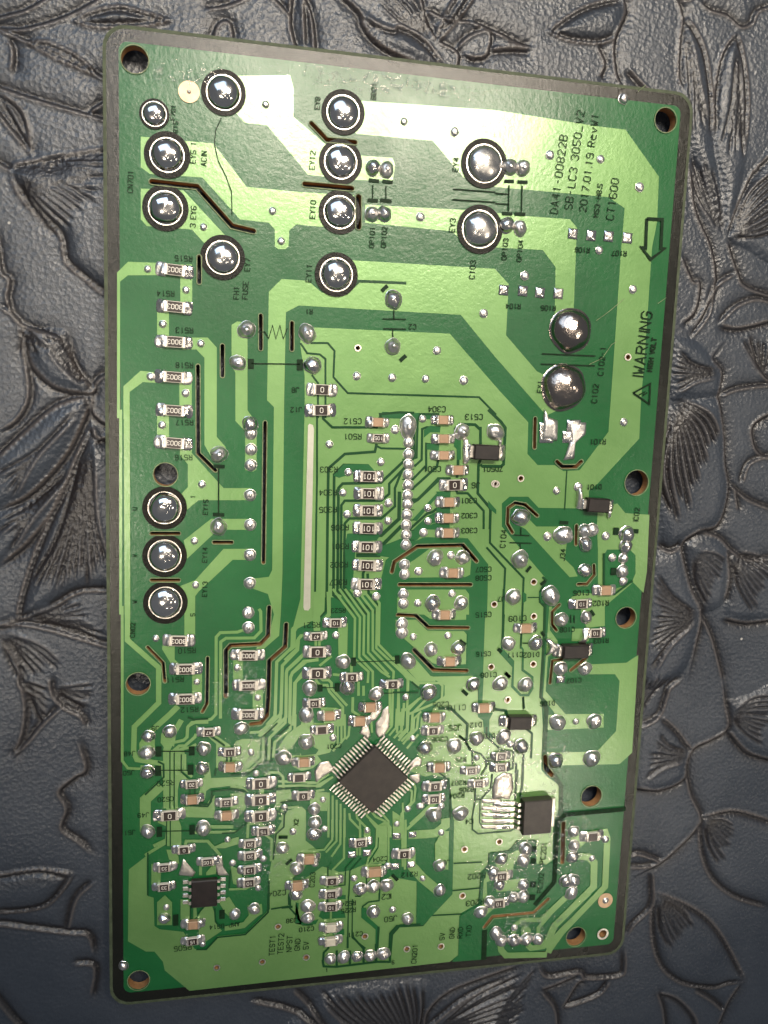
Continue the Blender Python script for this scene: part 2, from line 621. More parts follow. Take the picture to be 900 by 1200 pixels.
def gap2(ctx, w, *lines):
    """isolation lines between traces laid side by side"""
    for pts in lines:
        p = full(ctx, pts)
        s = scale_at(*p[0]) * CTX[ctx][2]
        sheet('fine', 'isolation_line', ribbon(onboard(ctx, pts), w / s), M['gapmask'])


def pocket(ctx, pts):
    return sheet('gap', 'isolation_area', onboard(ctx, pts), M['mask'])


def trace(ctx, w, *lines):
    for pts in lines:
        p = full(ctx, pts)
        s = scale_at(*p[0]) * CTX[ctx][2]
        sheet('trace', 'copper_trace', ribbon(onboard(ctx, pts), w / s), M['pour'])


def island(ctx, pts):
    return sheet('trace', 'copper_island', onboard(ctx, pts), M['pour'])


# --- large copper areas
pour('', [(272, 89), (340, 88), (344, 103), (344, 137), (380, 168), (418, 182), (460, 185), (463, 193), (460, 212), (420, 211), (361, 205), (350, 191), (313, 147), (287, 144), (265, 120), (262, 100)])
pour('', [(165, 160), (214, 165), (250, 168), (289, 219), (350, 225), (415, 229), (415, 262), (380, 266), (347, 263), (339, 270), (338, 289), (334, 292), (326, 292), (322, 289), (322, 269), (315, 261), (281, 257), (275, 250), (237, 208), (176, 204), (165, 196)])
pour('', [(165, 221), (215, 223), (264, 276), (244, 290), (225, 269), (172, 265), (165, 257)])
pour('', [(420, 118), (580, 129), (700, 148), (733, 152), (772, 207), (770, 260), (764, 290), (756, 410), (751, 471), (749, 514), (700, 567), (690, 575), (672, 556), (680, 550), (713, 506), (719, 423), (728, 290), (732, 244), (713, 231), (580, 219), (543, 208), (507, 165), (418, 157), (402, 140)])
pour('', [(428, 240), (545, 246), (615, 253), (668, 257), (676, 267), (675, 290), (672, 370), (650, 370), (651, 313), (636, 293), (580, 290), (538, 279), (529, 271), (428, 261)])
pour('', [(330, 327), (361, 329), (377, 343), (407, 345), (420, 329), (412, 305), (580, 315), (596, 333), (593, 393), (629, 435), (648, 445), (655, 480), (640, 487), (636, 482), (580, 418), (540, 369), (350, 358), (335, 366), (333, 466), (331, 672), (329, 720), (327, 745), (312, 758), (305, 764), (300, 764), (302, 752), (316, 742), (321, 720), (314, 696), (297, 690), (297, 678), (315, 676), (319, 668), (321, 477), (313, 469), (315, 342)])
MAIN = [(352, 383), (527, 391), (580, 452), (619, 495), (618, 532), (630, 545), (650, 545), (660, 552), (682, 551), (692, 562), (690, 573), (690, 596),
        (631, 595), (619, 582), (597, 582), (588, 590), (588, 617), (638, 676), (637, 687), (632, 695), (631, 703), (639, 712), (637, 745),
        (634, 817), (636, 852), (634, 902), (653, 922), (653, 955), (648, 965), (647, 1008), (640, 1013), (609, 1014), (603, 1012),
        (597, 998), (575, 998), (572, 1003), (571, 1013), (563, 1022), (561, 1058), (540, 1070), (538, 1078), (537, 1119), (527, 1127), (330, 1149),
        (222, 1161), (193, 1137), (191, 1127), (181, 1115), (171, 1115), (150, 1103), (151, 1019), (173, 1002), (173, 1050), (180, 1052),
        (181, 1085), (187, 1089), (215, 1092), (228, 1112), (242, 1112), (255, 1097), (287, 1094), (313, 1068), (315, 1027), (319, 1005),
        (322, 977), (337, 950), (353, 945), (359, 950), (358, 985), (367, 992), (376, 1000), (376, 1015), (384, 1017), (398, 1022), (410, 1020),
        (430, 1012), (447, 1012), (452, 1024), (460, 1028), (488, 1033), (488, 1072), (496, 1083), (528, 1048), (531, 957), (527, 912),
        (492, 905), (490, 880), (500, 866), (500, 850), (508, 830), (521, 815), (521, 803), (503, 793), (553, 792), (565, 792), (566, 755),
        (569, 720), (571, 661), (548, 634), (470, 636), (458, 652), (447, 690), (430, 697), (414, 700), (412, 640), (408, 630), (404, 660),
        (400, 700), (376, 700), (372, 726), (358, 730), (352, 735), (342, 740), (352, 702), (357, 480), (357, 440), (352, 405)]
pour('', MAIN)
# right-hand areas
pour('e7', [(240, 120), (300, 170), (350, 222), (582, 222), (565, 340), (550, 450), (612, 510), (642, 572), (585, 578), (275, 240), (200, 200)])
pour('c9', [(490, 290), (575, 262), (610, 305), (716, 312), (705, 560), (690, 655), (640, 605), (655, 570), (655, 490), (630, 465), (530, 465), (515, 490), (515, 620), (490, 640), (490, 470), (485, 360)])
pour('c9', [(355, 690), (400, 655), (520, 660), (560, 640), (640, 612), (520, 715), (520, 800), (440, 810), (415, 740), (415, 715), (360, 712)])
pour('e8', [(442, 125), (462, 125), (446, 290), (500, 365), (505, 420), (432, 478), (416, 720), (560, 885), (640, 885), (640, 920), (500, 920), (470, 860), (398, 770)])
pour('c12', [(345, 330), (430, 325), (590, 325), (590, 385), (350, 395), (325, 390)])
pour('c12', [(345, 495), (560, 490), (645, 400), (660, 180), (640, 150), (500, 150), (500, 108), (690, 100), (742, 66), (715, 495), (660, 545), (350, 552)])
pour('c12', [(230, 560), (330, 590), (395, 640), (390, 745), (372, 790), (362, 880), (330, 900), (230, 900)])
trace('e8', 70, [(600, 330), (690, 330), (700, 290)])
island('e8', [(600, 280), (830, 275), (835, 330), (720, 345), (640, 330), (610, 345)])
# left-hand areas
pour('c4', [(102, 260), (150, 213), (285, 218), (285, 272), (150, 272), (115, 300), (115, 900), (102, 900)])
pour('c4', [(380, 225), (432, 225), (432, 440), (380, 440)])
pour('c4', [(278, 420), (330, 420), (330, 590), (278, 590)])
pour('c4', [(390, 546), (500, 546), (540, 590), (540, 905), (486, 905), (486, 635), (450, 598), (390, 598)])
pour('c4', [(130, 760), (205, 692), (285, 700), (285, 745), (215, 742), (157, 785), (157, 905), (130, 905)])
pour('c4', [(376, 700), (430, 700), (430, 890), (376, 890)])
pour('c4', [(278, 840), (330, 840), (330, 1030), (278, 1030)])
pour('c4', [(605, 490), (630, 475), (680, 480), (700, 520), (675, 550), (675, 865), (715, 925), (715, 1125), (700, 1135), (665, 1128), (665, 958), (622, 912), (622, 700), (605, 670)])
pour('c7', [(486, 0), (540, 0), (540, 120), (580, 165), (575, 225), (525, 225), (486, 155)])
pour('c7', [(378, 130), (430, 130), (430, 190), (570, 345), (690, 345), (712, 372), (690, 398), (460, 398), (410, 440), (385, 370), (413, 340), (413, 240), (378, 200)])
pour('c7', [(395, 575), (515, 480), (690, 480), (712, 505), (690, 528), (545, 528), (410, 655)])
pour('c7', [(380, 775), (445, 750), (570, 612), (690, 612), (712, 637), (690, 660), (610, 660), (460, 800), (445, 820), (445, 1030), (398, 1030), (398, 860), (380, 830)])
trace('c7', 13, [(118, 0), (118, 900)])
trace('c7', 26, [(145, 0), (148, 900)])
trace('c10', 24, [(148, 0), (148, 150), (285, 270), (285, 425), (178, 530), (175, 640), (190, 675), (305, 692), (312, 760)])
trace('c10', 12, [(125, 0), (125, 680), (150, 712), (205, 715)])
pour('c10', [(308, 128), (345, 128), (355, 180), (355, 235), (385, 262), (345, 264), (300, 190)])
pour('c10', [(432, 275), (475, 275), (475, 395), (432, 395)])
trace('c10', 26, [(370, 440), (335, 475), (240, 560)])
pour('c10', [(210, 570), (245, 545), (268, 575), (268, 660), (205, 660)])
pour('c10', [(205, 700), (265, 700), (265, 745), (205, 745)])
pour('c10', [(612, 215), (655, 215), (655, 365), (612, 365)])
pour('c10', [(698, 330), (742, 330), (742, 480), (698, 480)])
trace('d1', 21, [(425, 215), (350, 243), (228, 247), (200, 278), (198, 820), (165, 855), (60, 872), (0, 905)])
trace('d1', 21, [(500, 80), (513, 100), (515, 235), (468, 284), (268, 286), (232, 312), (230, 850)])
trace('c10', 24, [(385, 500), (350, 560), (345, 600), (310, 570)])

# --- dark isolation lines across the big pour
gap('c5', 9, [(90, 570), (165, 570), (195, 605), (190, 720), (253, 790), (830, 808), (905, 885)])
gap('c5', 9, [(45, 570), (75, 615), (130, 620), (155, 640), (155, 900)])
gap('c5', 9, [(122, 760), (122, 900)])
gap('c5', 9, [(95, 710), (125, 750)])
gap('c5', 12, [(245, 355), (303, 298), (510, 307)])
pocket('c5', [(385, 900), (405, 872), (650, 880), (660, 890), (655, 905)])
gap('h8', 26, [(690, 0), (800, 105), (840, 160), (825, 480), (800, 500), (640, 498)])
gap('h8', 24, [(620, 175), (575, 132), (440, 128), (400, 170), (400, 250), (425, 330), (425, 480), (415, 600)])
pocket('h8', [(390, 175), (440, 125), (470, 130), (450, 200), (450, 440), (415, 440), (415, 350), (388, 320)])
gap('h8', 24, [(622, 150), (622, 440), (605, 480), (598, 735), (710, 870), (705, 1050)])
gap('h8', 20, [(400, 690), (420, 735), (510, 735), (650, 890), (650, 1050)])
gap('h8', 22, [(20, 700), (240, 500), (250, 440)])
gap('h8', 20, [(145, 540), (145, 300), (180, 305), (255, 305)])
gap('h8', 20, [(20, 620), (145, 490)])
gap('h8', 20, [(40, 500), (105, 440), (110, 170), (150, 155), (270, 155)])
pocket('h8', [(125, 180), (180, 140), (270, 150), (265, 200), (180, 200), (125, 245)])
pocket('h8', [(150, 300), (262, 300), (255, 360), (150, 350)])
gap('h8', 20, [(20, 430), (60, 420), (70, 90), (90, 40), (260, 40)])
pocket('h8', [(0, 25), (80, 40), (60, 100), (30, 80), (0, 70)])
gap('h8', 22, [(0, 790), (70, 790), (250, 605), (360, 605)])
pocket('h8', [(20, 970), (250, 720), (360, 715), (355, 790), (220, 790), (60, 980)])
gap('h8', 22, [(0, 1050), (150, 915), (200, 900), (250, 860), (340, 860)])
pocket('h8', [(235, 860), (355, 860), (355, 930), (235, 920)])
pocket('h8', [(110, 1050), (210, 1000), (350, 1000), (350, 1060)])
gap('c8', 11, [(145, 0), (145, 40), (185, 78), (380, 78), (400, 40), (395, 20), (480, 12), (545, 15)])
gap('c8', 12, [(380, 150), (372, 185), (240, 195), (168, 258), (165, 420), (160, 880), (130, 910)])
gap('c8', 9, [(380, 160), (400, 170), (500, 172)])
gap('c8', 9, [(118, 0), (118, 300), (108, 880)])
gap('c8', 12, [(365, 275), (340, 245), (235, 243), (193, 285), (190, 815), (240, 850), (300, 900)])
pocket('c8', [(190, 290), (235, 240), (345, 240), (372, 270), (290, 275), (215, 300)])
gap('c8', 12, [(500, 225), (400, 320), (230, 325), (212, 345), (208, 800), (265, 830), (340, 900)])
gap('c8', 11, [(545, 100), (545, 210), (435, 325), (435, 370), (400, 400), (240, 400), (225, 420), (222, 790), (380, 895)])
gap('c8', 11, [(490, 270), (460, 345), (460, 425), (400, 478), (260, 478), (240, 500), (236, 780), (290, 815)])
gap('c8', 16, [(480, 360), (478, 480), (400, 552), (255, 552)])
pocket('c8', [(250, 545), (400, 545), (380, 575), (290, 580), (275, 760), (310, 800), (300, 830), (250, 790), (240, 600)])
gap('c8', 16, [(500, 500), (400, 600), (390, 640), (290, 640)])
pocket('c8', [(400, 600), (505, 560), (600, 470), (640, 450), (700, 450), (700, 480), (620, 500), (560, 570), (440, 650), (380, 640)])
pocket('c8', [(420, 660), (520, 590), (590, 560), (780, 565), (870, 680), (865, 905), (420, 905), (400, 740)])
pocket('c8', [(640, 360), (700, 360), (700, 560), (640, 540), (690, 440)])
gap('c8', 14, [(500, 430), (560, 395), (655, 305), (700, 305)])
gap('c8', 12, [(320, 790), (320, 720), (345, 660)])
gap('c8', 12, [(340, 720), (345, 810), (380, 850), (380, 900)])
for y in (170, 218, 262, 307, 350, 395, 440, 485, 530, 573):
    gap('c8', 5, [(492, y), (545, y)])
# islands of the optocoupler pockets
island('c8', [(485, 695), (545, 660), (620, 605), (740, 600), (795, 655), (790, 725), (770, 735), (500, 738)])
gap('c8', 14, [(510, 690), (560, 690), (625, 628), (660, 628), (700, 670), (705, 720)])
island('c8', [(480, 800), (500, 790), (770, 790), (785, 810), (785, 900), (470, 900), (470, 830)])
gap('c8', 14, [(510, 828), (680, 828), (695, 850), (695, 900)])
island('c11', [(560, 0), (810, 0), (810, 60), (700, 62), (650, 55), (600, 20)])
island('c11', [(500, 60), (590, 60), (640, 108), (800, 110), (812, 125), (808, 255), (700, 262), (660, 250), (500, 110)])
gap('c11', 15, [(545, 95), (580, 98), (625, 150), (680, 152), (715, 190), (715, 225)])
pocket('c11', [(820, 0), (895, 0), (885, 300), (815, 300)])
# centre-right
gap('c9', 9, [(0, 260), (18, 285), (15, 435), (163, 590), (160, 680), (150, 900)])
gap('c9', 9, [(0, 455), (82, 548), (75, 700), (72, 900)])
gap('c9', 10, [(245, 585), (262, 600), (235, 650), (235, 695), (255, 715), (252, 900)])
gap('c9', 5, [(180, 675), (230, 675)])
gap('c9', 5, [(353, 115), (343, 290)])
pocket('c9', [(160, 650), (175, 660), (175, 690), (160, 700)])
pocket('c9', [(230, 655), (250, 645), (258, 700), (240, 700)])
pocket('c8', [(870, 400), (905, 440), (905, 460), (870, 430)])
pocket('e8', [(80, 420), (110, 415), (195, 505), (190, 680), (245, 738), (290, 738), (315, 690), (315, 625), (245, 575), (250, 430), (235, 410), (245, 400), (262, 425), (262, 565), (330, 615), (330, 700), (298, 755), (235, 755), (172, 690), (180, 550), (90, 450)])
gap('e8', 9, [(118, 0), (108, 410)])
gap('e8', 20, [(412, 90), (405, 330), (380, 760), (420, 800), (410, 900)])
gap('d3', 18, [(780, 0), (770, 240)])
gap('d3', 26, [(610, 440), (612, 610)])
pocket('d3', [(560, 430), (640, 430), (630, 640), (600, 640), (605, 470), (570, 440)])
pocket('d3', [(595, 690), (705, 690), (680, 740), (680, 820), (720, 870), (700, 880), (640, 830), (635, 745), (600, 720)])
gap('d3', 20, [(320, 660), (410, 660), (525, 770), (520, 890)])
gap('d7', 14, [(600, 130), (600, 200), (690, 280)])
gap('d7', 14, [(460, 250), (500, 300), (560, 320), (600, 370), (700, 370)])
gap('d7', 12, [(500, 300), (500, 400)])
gap('d7', 12, [(790, 300), (785, 420), (740, 440)])
gap('d7', 14, [(860, 300), (855, 500), (835, 620)])
gap('d7', 14, [(820, 430), (805, 560), (800, 640)])
gap('d7', 12, [(640, 460), (630, 560), (560, 640), (520, 640), (500, 760), (500, 850), (540, 880), (770, 860), (810, 830)])
gap('d7', 10, [(555, 650), (550, 800), (570, 830), (700, 830)])
gap('d7', 10, [(580, 660), (690, 660)])
gap('d7', 10, [(580, 705), (690, 705)])
gap('d7', 10, [(580, 750), (690, 750)])
gap('d7', 10, [(580, 795), (690, 795)])
gap('d7', 12, [(240, 430), (330, 500), (345, 600), (345, 900)])
pocket('d7', [(120, 570), (320, 560), (320, 740), (240, 850), (0, 850), (0, 720), (100, 650)])
trace('d7', 20, [(40, 850), (240, 665)])
gap('c12', 20, [(325, 275), (338, 300), (333, 400), (326, 520), (402, 640), (402, 760), (382, 790), (376, 915)])
gap('c12', 12, [(90, 300), (160, 310), (165, 330)])
gap('c12', 10, [(235, 250), (240, 300)])
gap('c12', 10, [(250, 390), (275, 410), (270, 520)])
gap('c12', 10, [(205, 540), (205, 660)])
gap('c12', 10, [(235, 540), (230, 660)])
gap('e6', 18, [(130, 590), (145, 390), (200, 330), (200, 245), (340, 222), (400, 155), (520, 150)])
pocket('e6', [(200, 240), (340, 220), (400, 150), (530, 150), (530, 310), (600, 325), (640, 300), (660, 330), (640, 460), (520, 610), (160, 760), (0, 700), (130, 590), (145, 380), (200, 330)])
island('e6', [(230, 260), (330, 245), (430, 200), (440, 240), (370, 310), (360, 400), (255, 350)])
island('e6', [(180, 370), (250, 350), (260, 410), (180, 440), (185, 560), (270, 590), (165, 685), (100, 680), (80, 640), (150, 600), (160, 430)])
island('e6', [(240, 440), (440, 410), (470, 450), (450, 495), (250, 508)])
island('e6', [(270, 560), (440, 510), (470, 545), (430, 575), (240, 605)])
trace('e6', 30, [(730, 545), (560, 705), (430, 705), (375, 745), (365, 850)])
trace('e6', 26, [(775, 520), (640, 650), (545, 760), (540, 850)])
trace('e6', 30, [(905, 515), (640, 760), (600, 850), (560, 890)])
trace('e6', 30, [(905, 590), (700, 780), (600, 905)])
island('e6', [(425, 760), (455, 740), (490, 770), (490, 870), (420, 870)])
trace('c15', 30, [(540, 235), (600, 240), (622, 265), (620, 370), (450, 540), (420, 610)])
trace('c15', 28, [(560, 145), (670, 130), (680, 160), (670, 370), (480, 570), (430, 640), (420, 660)])
trace('c15', 26, [(205, 600), (215, 650), (235, 672), (415, 668)])
trace('c15', 24, [(330, 625), (345, 640), (400, 632), (430, 580)])
island('c15', [(520, 110), (560, 140), (590, 170), (560, 200), (520, 190)])
# bottom
gap('c14', 11, [(0, 462), (48, 458)])
gap('c14', 7, [(755, 268), (880, 262)])
gap('c14', 7, [(745, 388), (870, 376)])
gap('c14', 7, [(590, 500), (790, 490)])
gap('e3', 12, [(345, 690), (465, 670), (530, 740), (530, 770), (570, 800), (640, 800)])
gap('e3', 14, [(480, 600), (480, 670)])
pocket('e3', [(515, 790), (540, 650), (520, 640), (530, 760), (560, 800), (660, 795), (680, 760), (650, 770), (580, 780)])
gap('e3', 18, [(500, 480), (640, 370), (700, 350), (800, 260)])
pocket('e3', [(500, 480), (580, 400), (600, 370), (650, 380), (700, 330), (820, 230), (850, 230), (720, 380), (620, 450), (560, 490)])
gap('e3', 12, [(490, 560), (470, 590), (470, 660)])
pocket('e3', [(590, 0), (750, 0), (750, 150), (680, 250), (640, 245), (590, 210)])
gap('e4', 10, [(205, 330), (205, 480)])
gap('e4', 14, [(205, 500), (200, 640)])
pocket('e4', [(160, 640), (320, 640), (330, 690), (170, 700), (140, 680)])
pocket('e4', [(230, 540), (330, 530), (330, 560), (250, 560)])
pocket('e4', [(230, 770), (320, 770), (320, 810), (240, 810)])
gap('e4', 14, [(205, 780), (205, 830)])
gap('e4', 9, [(350, 540), (345, 830), (345, 905)])
gap('e4', 9, [(378, 560), (375, 830), (470, 905)])
gap('e4', 9, [(440, 270), (360, 360), (352, 540)])
gap('e4', 9, [(480, 310), (475, 500), (430, 540), (395, 540)])
gap('e4', 9, [(410, 250), (330, 340), (325, 460), (240, 470)])
pocket('e4', [(160, 210), (300, 150), (320, 290), (240, 360), (210, 350), (230, 290), (200, 260)])
gap('e4', 11, [(570, 480), (565, 570), (490, 580), (450, 610), (445, 680), (545, 770), (545, 905)])
pocket('e4', [(440, 620), (475, 620), (480, 680), (570, 760), (560, 905), (540, 905), (540, 770), (440, 690)])
gap('e4', 20, [(905, 700), (870, 740), (690, 750), (645, 800), (640, 905)])
gap('e4', 9, [(580, 340), (575, 440), (680, 370)])
pocket('e4', [(580, 350), (720, 350), (600, 430), (580, 440)])
pocket('e5', [(290, 560), (350, 620), (500, 600), (520, 120), (552, 120), (540, 645), (335, 862), (285, 862)])
gap('c14', 10, [(180, 690), (185, 720), (240, 722), (420, 700), (475, 700), (485, 580), (520, 540), (610, 535)])
gap('c14', 10, [(242, 650), (242, 722)])
gap('c14', 10, [(300, 650), (300, 715)])
gap('c14', 10, [(360, 640), (360, 708)])
gap('c14', 12, [(415, 620), (415, 705)])
gap('c14', 9, [(205, 600), (205, 640), (185, 660), (182, 700)])
gap('c14', 9, [(290, 590), (290, 640)])
gap('c14', 9, [(312, 590), (362, 645)])
gap('c14', 10, [(425, 545), (420, 640)])
pocket('c14', [(780, 500), (830, 470), (885, 470), (885, 690), (745, 700), (775, 672)])

# --- traces on the dark ground around the processor
trace('d2', 17, [(300, -60), (455, 145), (450, 430), (550, 520), (545, 600)], [(345, -60), (490, 140), (485, 420), (580, 520), (580, 640)],
      [(385, -60), (520, 128), (515, 400), (640, 520), (700, 560)], [(425, -60), (550, 110), (548, 385), (690, 540)],
      [(465, -60), (580, 90), (580, 370), (727, 520), (722, 610), (715, 900)], [(505, -60), (610, 70), (605, 355), (800, 540), (830, 580), (825, 690)],
      [(560, -60), (627, 40), (622, 330), (720, 430), (905, 605)])
island('d2', [(75, -40), (150, -40), (150, 150), (60, 205), (40, 240), (38, 350), (0, 380), (5, 220), (70, 155)])
island('d2', [(162, -40), (245, -40), (240, 95), (210, 130), (210, 235), (165, 235), (160, 140)])
island('d2', [(255, -40), (285, -40), (285, 130), (240, 170), (225, 150), (260, 110)])
island('d2', [(335, 180), (405, 180), (400, 420), (340, 430)])
trace('d2', 18, [(90, 260), (50, 300), (45, 360), (-40, 440)], [(180, 290), (180, 340)], [(240, 280), (205, 310), (205, 340)],
      [(100, 395), (60, 440), (-30, 520)], [(190, 400), (190, 440), (95, 445), (10, 530)], [(290, 410), (205, 480)],
      [(100, 540), (30, 600), (20, 900)], [(180, 560), (185, 590), (210, 615), (260, 615), (275, 660), (370, 770), (370, 900)],
      [(205, 560), (230, 580), (270, 580), (290, 600), (290, 640), (400, 760)], [(300, 540), (350, 545)], [(480, 590), (480, 690)],
      [(440, 700), (438, 800), (490, 830)], [(515, 620), (515, 690)], [(760, 620), (765, 900)], [(800, 740), (790, 900)],
      [(430, 470), (430, 530)], [(700, 620), (700, 900)], [(830, 560), (905, 620)], [(905, 710), (830, 790), (825, 900)])
island('d2', [(210, 770), (330, 775), (380, 820), (350, 905), (230, 905), (240, 850)])
island('d2', [(85, 760), (160, 770), (165, 905), (75, 905)])
trace('d1', 22, [(860, 170), (742, 215), (738, 345), (625, 452), (614, 830), (555, 895)], [(800, 262), (778, 290), (772, 368), (665, 478), (655, 815), (590, 880), (500, 975)],
      [(815, 395), (700, 505), (693, 530), (690, 840), (600, 935)], [(905, 437), (835, 448), (735, 530), (722, 560), (716, 880)],
      [(820, 510), (755, 600), (748, 890)])
trace('d5', 20, [(312, 20), (310, 75), (212, 165), (135, 168)], [(352, 20), (350, 75), (232, 190), (228, 350), (140, 432), (0, 442)],
      [(390, 20), (385, 100), (275, 205), (268, 370)], [(420, 50), (420, 145), (312, 235), (300, 345)], [(455, 40), (452, 150), (400, 200)])
pour('d5', [(85, 215), (212, 215), (205, 345), (130, 420), (0, 425), (-10, 330), (40, 230)])
pour('d5', [(400, 180), (500, 110), (560, 100), (740, 110), (740, 230), (700, 310), (620, 330), (490, 330), (485, 200), (430, 280), (340, 320), (340, 270)])
pour('d5', [(420, 330), (610, 330), (640, 370), (580, 420), (500, 440), (440, 410)])
pocket('d5', [(490, 200), (540, 180), (590, 210), (585, 270), (620, 290), (600, 320), (500, 330), (482, 300)])
trace('d5', 18, [(240, 470), (280, 448), (340, 450), (370, 480), (375, 640)], [(335, 510), (600, 520), (690, 460)], [(335, 545), (500, 540), (600, 545), (720, 480)],
      [(420, 600), (340, 620)], [(600, 580), (660, 570)], [(340, 740), (375, 700), (480, 690)], [(340, 770), (380, 780), (370, 840), (320, 870)],
      [(0, 500), (110, 510)], [(0, 545), (80, 555), (120, 590)], [(0, 640), (120, 620)], [(210, 560), (210, 600)], [(228, 560), (228, 600)], [(210, 680), (210, 720)], [(228, 680), (228, 720)],
      [(120, 880), (125, 800), (200, 790), (240, 830)])
pour('d5', [(320, 580), (420, 570), (440, 640), (370, 660), (330, 720), (320, 690)])
pour('d5', [(560, 640), (650, 600), (690, 590), (680, 720), (640, 760), (600, 660)])
trace('d6', 15, [(215, 0), (213, 255), (180, 300)], [(240, 0), (240, 235), (210, 270)], [(262, 40), (264, 205), (238, 238)], [(297, 120), (290, 190), (270, 215)],
      [(455, 170), (450, 100), (440, 60)], [(590, 0), (592, 125), (550, 175)], [(628, 0), (622, 135), (575, 190)], [(668, 0), (665, 145), (608, 208)],
      [(710, 0), (705, 150), (640, 225)], [(800, 20), (750, 70), (745, 160), (672, 250)], [(780, 180), (700, 280)],
      [(150, 590), (148, 905)], [(178, 610), (178, 905)], [(206, 640), (206, 905)], [(234, 668), (234, 905)], [(262, 700), (262, 905)],
      [(295, 735), (300, 775), (372, 850), (372, 905)], [(345, 735), (350, 770), (420, 840)], [(412, 715), (420, 755), (500, 830), (500, 905)],
      [(445, 715), (480, 760), (545, 790), (585, 835), (585, 905)], [(715, 425), (790, 435), (830, 470)], [(745, 520), (760, 560), (750, 650), (690, 720)],
      [(700, 560), (735, 580), (730, 660), (660, 740), (660, 905)], [(0, 525), (70, 520), (150, 455)], [(0, 555), (90, 545), (180, 478)])
pour('d6', [(0, 190), (90, 120), (190, 110), (190, 210), (160, 280), (60, 320), (20, 300)])
pour('d6', [(600, 720), (660, 760), (660, 905), (600, 905)])
pour('d6', [(500, 820), (545, 795), (580, 840), (580, 905), (505, 905)])
pour('d6', [(800, 330), (905, 300), (905, 460), (830, 480), (720, 440), (720, 410)])
pour('d6', [(20, 590), (140, 590), (130, 700), (90, 730), (20, 690)])
pour('d7', [(140, 60), (300, 30), (330, 180), (250, 180), (130, 180)])
trace('d3', 17, [(0, 340), (95, 420), (105, 440), (100, 800), (40, 860)], [(0, 300), (160, 480), (330, 480), (350, 500), (345, 590), (300, 620), (110, 700), (100, 830)],
      [(200, 580), (60, 690), (60, 830)], [(40, 560), (30, 830)], [(230, 600), (140, 690), (130, 820), (60, 890)], [(180, 700), (170, 800), (100, 880)])
island('d3', [(90, 290), (160, 310), (265, 430), (300, 440), (300, 470), (180, 470), (60, 340)])
# left of the processor
trace('d4', 22, [(385, 95), (270, 97), (240, 130), (235, 200), (212, 222), (130, 240), (106, 290), (106, 905)], [(300, 175), (290, 200), (220, 262), (180, 262), (135, 300), (135, 905)],
      [(110, 200), (85, 260), (78, 300), (80, 700)])
trace('e1', 20, [(410, 150), (400, 240), (400, 905)], [(430, 230), (430, 905)], [(460, 240), (475, 230), (560, 210), (600, 190)], [(460, 240), (460, 640)], [(520, 260), (520, 380), (570, 420)])
island('d4', [(55, 170), (120, 200), (120, 260), (95, 300), (50, 240)])
pour('d4', [(165, 290), (215, 290), (220, 330), (200, 460), (250, 500), (180, 520), (165, 600), (165, 700), (250, 690), (370, 690), (400, 640), (430, 610), (430, 770), (230, 765), (150, 720), (165, 450)])
pour('d4', [(290, 400), (390, 380), (405, 490), (660, 480), (660, 550), (540, 545), (400, 560), (370, 580), (360, 640), (300, 640), (330, 560), (300, 530), (360, 480)])
pour('d4', [(300, 120), (360, 150), (360, 175), (300, 175)])
pour('d4', [(420, 180), (440, 190), (540, 260), (560, 320), (545, 420), (440, 420), (440, 250), (370, 190)])
trace('d4', 22, [(255, 680), (380, 680), (420, 620)])
pour('d4', [(580, 230), (650, 240), (750, 230), (740, 350), (650, 430), (580, 430)])
pour('d4', [(540, 600), (640, 590), (650, 700), (600, 760), (540, 760)])
trace('e1', 76, [(242, 800), (242, 580), (350, 480)])
island('e1', [(330, 690), (470, 700), (495, 770), (495, 905), (400, 905), (400, 770), (330, 740)])
trace('e1', 26, [(600, 770), (860, 770)], [(300, 905), (395, 860), (400, 780)])
island('e1', [(200, 180), (240, 130), (300, 150), (300, 270), (200, 270)])
trace('e2', 22, [(0, 190), (150, 100), (155, 40)], [(350, 30), (640, 25)], [(280, 130), (290, 90), (440, 90), (530, 190)])
island('e2', [(45, 250), (110, 250), (110, 400), (45, 400)])
island('e2', [(150, 150), (230, 150), (240, 250), (170, 220)])
island('e2', [(380, 240), (400, 240), (400, 330), (380, 330)])
island('e2', [(430, 310), (500, 230), (500, 320), (430, 330)])
island('e2', [(85, 520), (140, 470), (190, 520), (190, 680), (85, 680)])
island('e2', [(250, 500), (315, 500), (315, 640), (280, 660), (250, 640)])
island('e2', [(340, 560), (360, 540), (365, 620), (340, 640)])
island('e2', [(370, 620), (420, 540), (470, 545), (490, 600), (490, 660), (540, 720), (420, 800), (380, 760)])
island('e2', [(520, 520), (590, 480), (640, 560), (660, 600), (610, 640), (560, 590)])
trace('e2', 16, [(590, 430), (710, 425), (735, 410)])
island('e2', [(600, 260), (660, 290), (700, 380), (650, 400), (620, 390)])
island('e2', [(720, 540), (820, 530), (825, 600), (790, 620), (700, 700), (640, 710), (560, 720), (560, 690), (690, 660), (730, 610)])
island('e2', [(460, 140), (620, 70), (660, 60), (660, 110), (560, 140)])
trace('e3', 18, [(180, 190), (185, 90), (250, 85), (290, 110)], [(300, 160), (350, 200), (345, 350)], [(340, 160), (400, 140), (430, 100), (425, 0)])
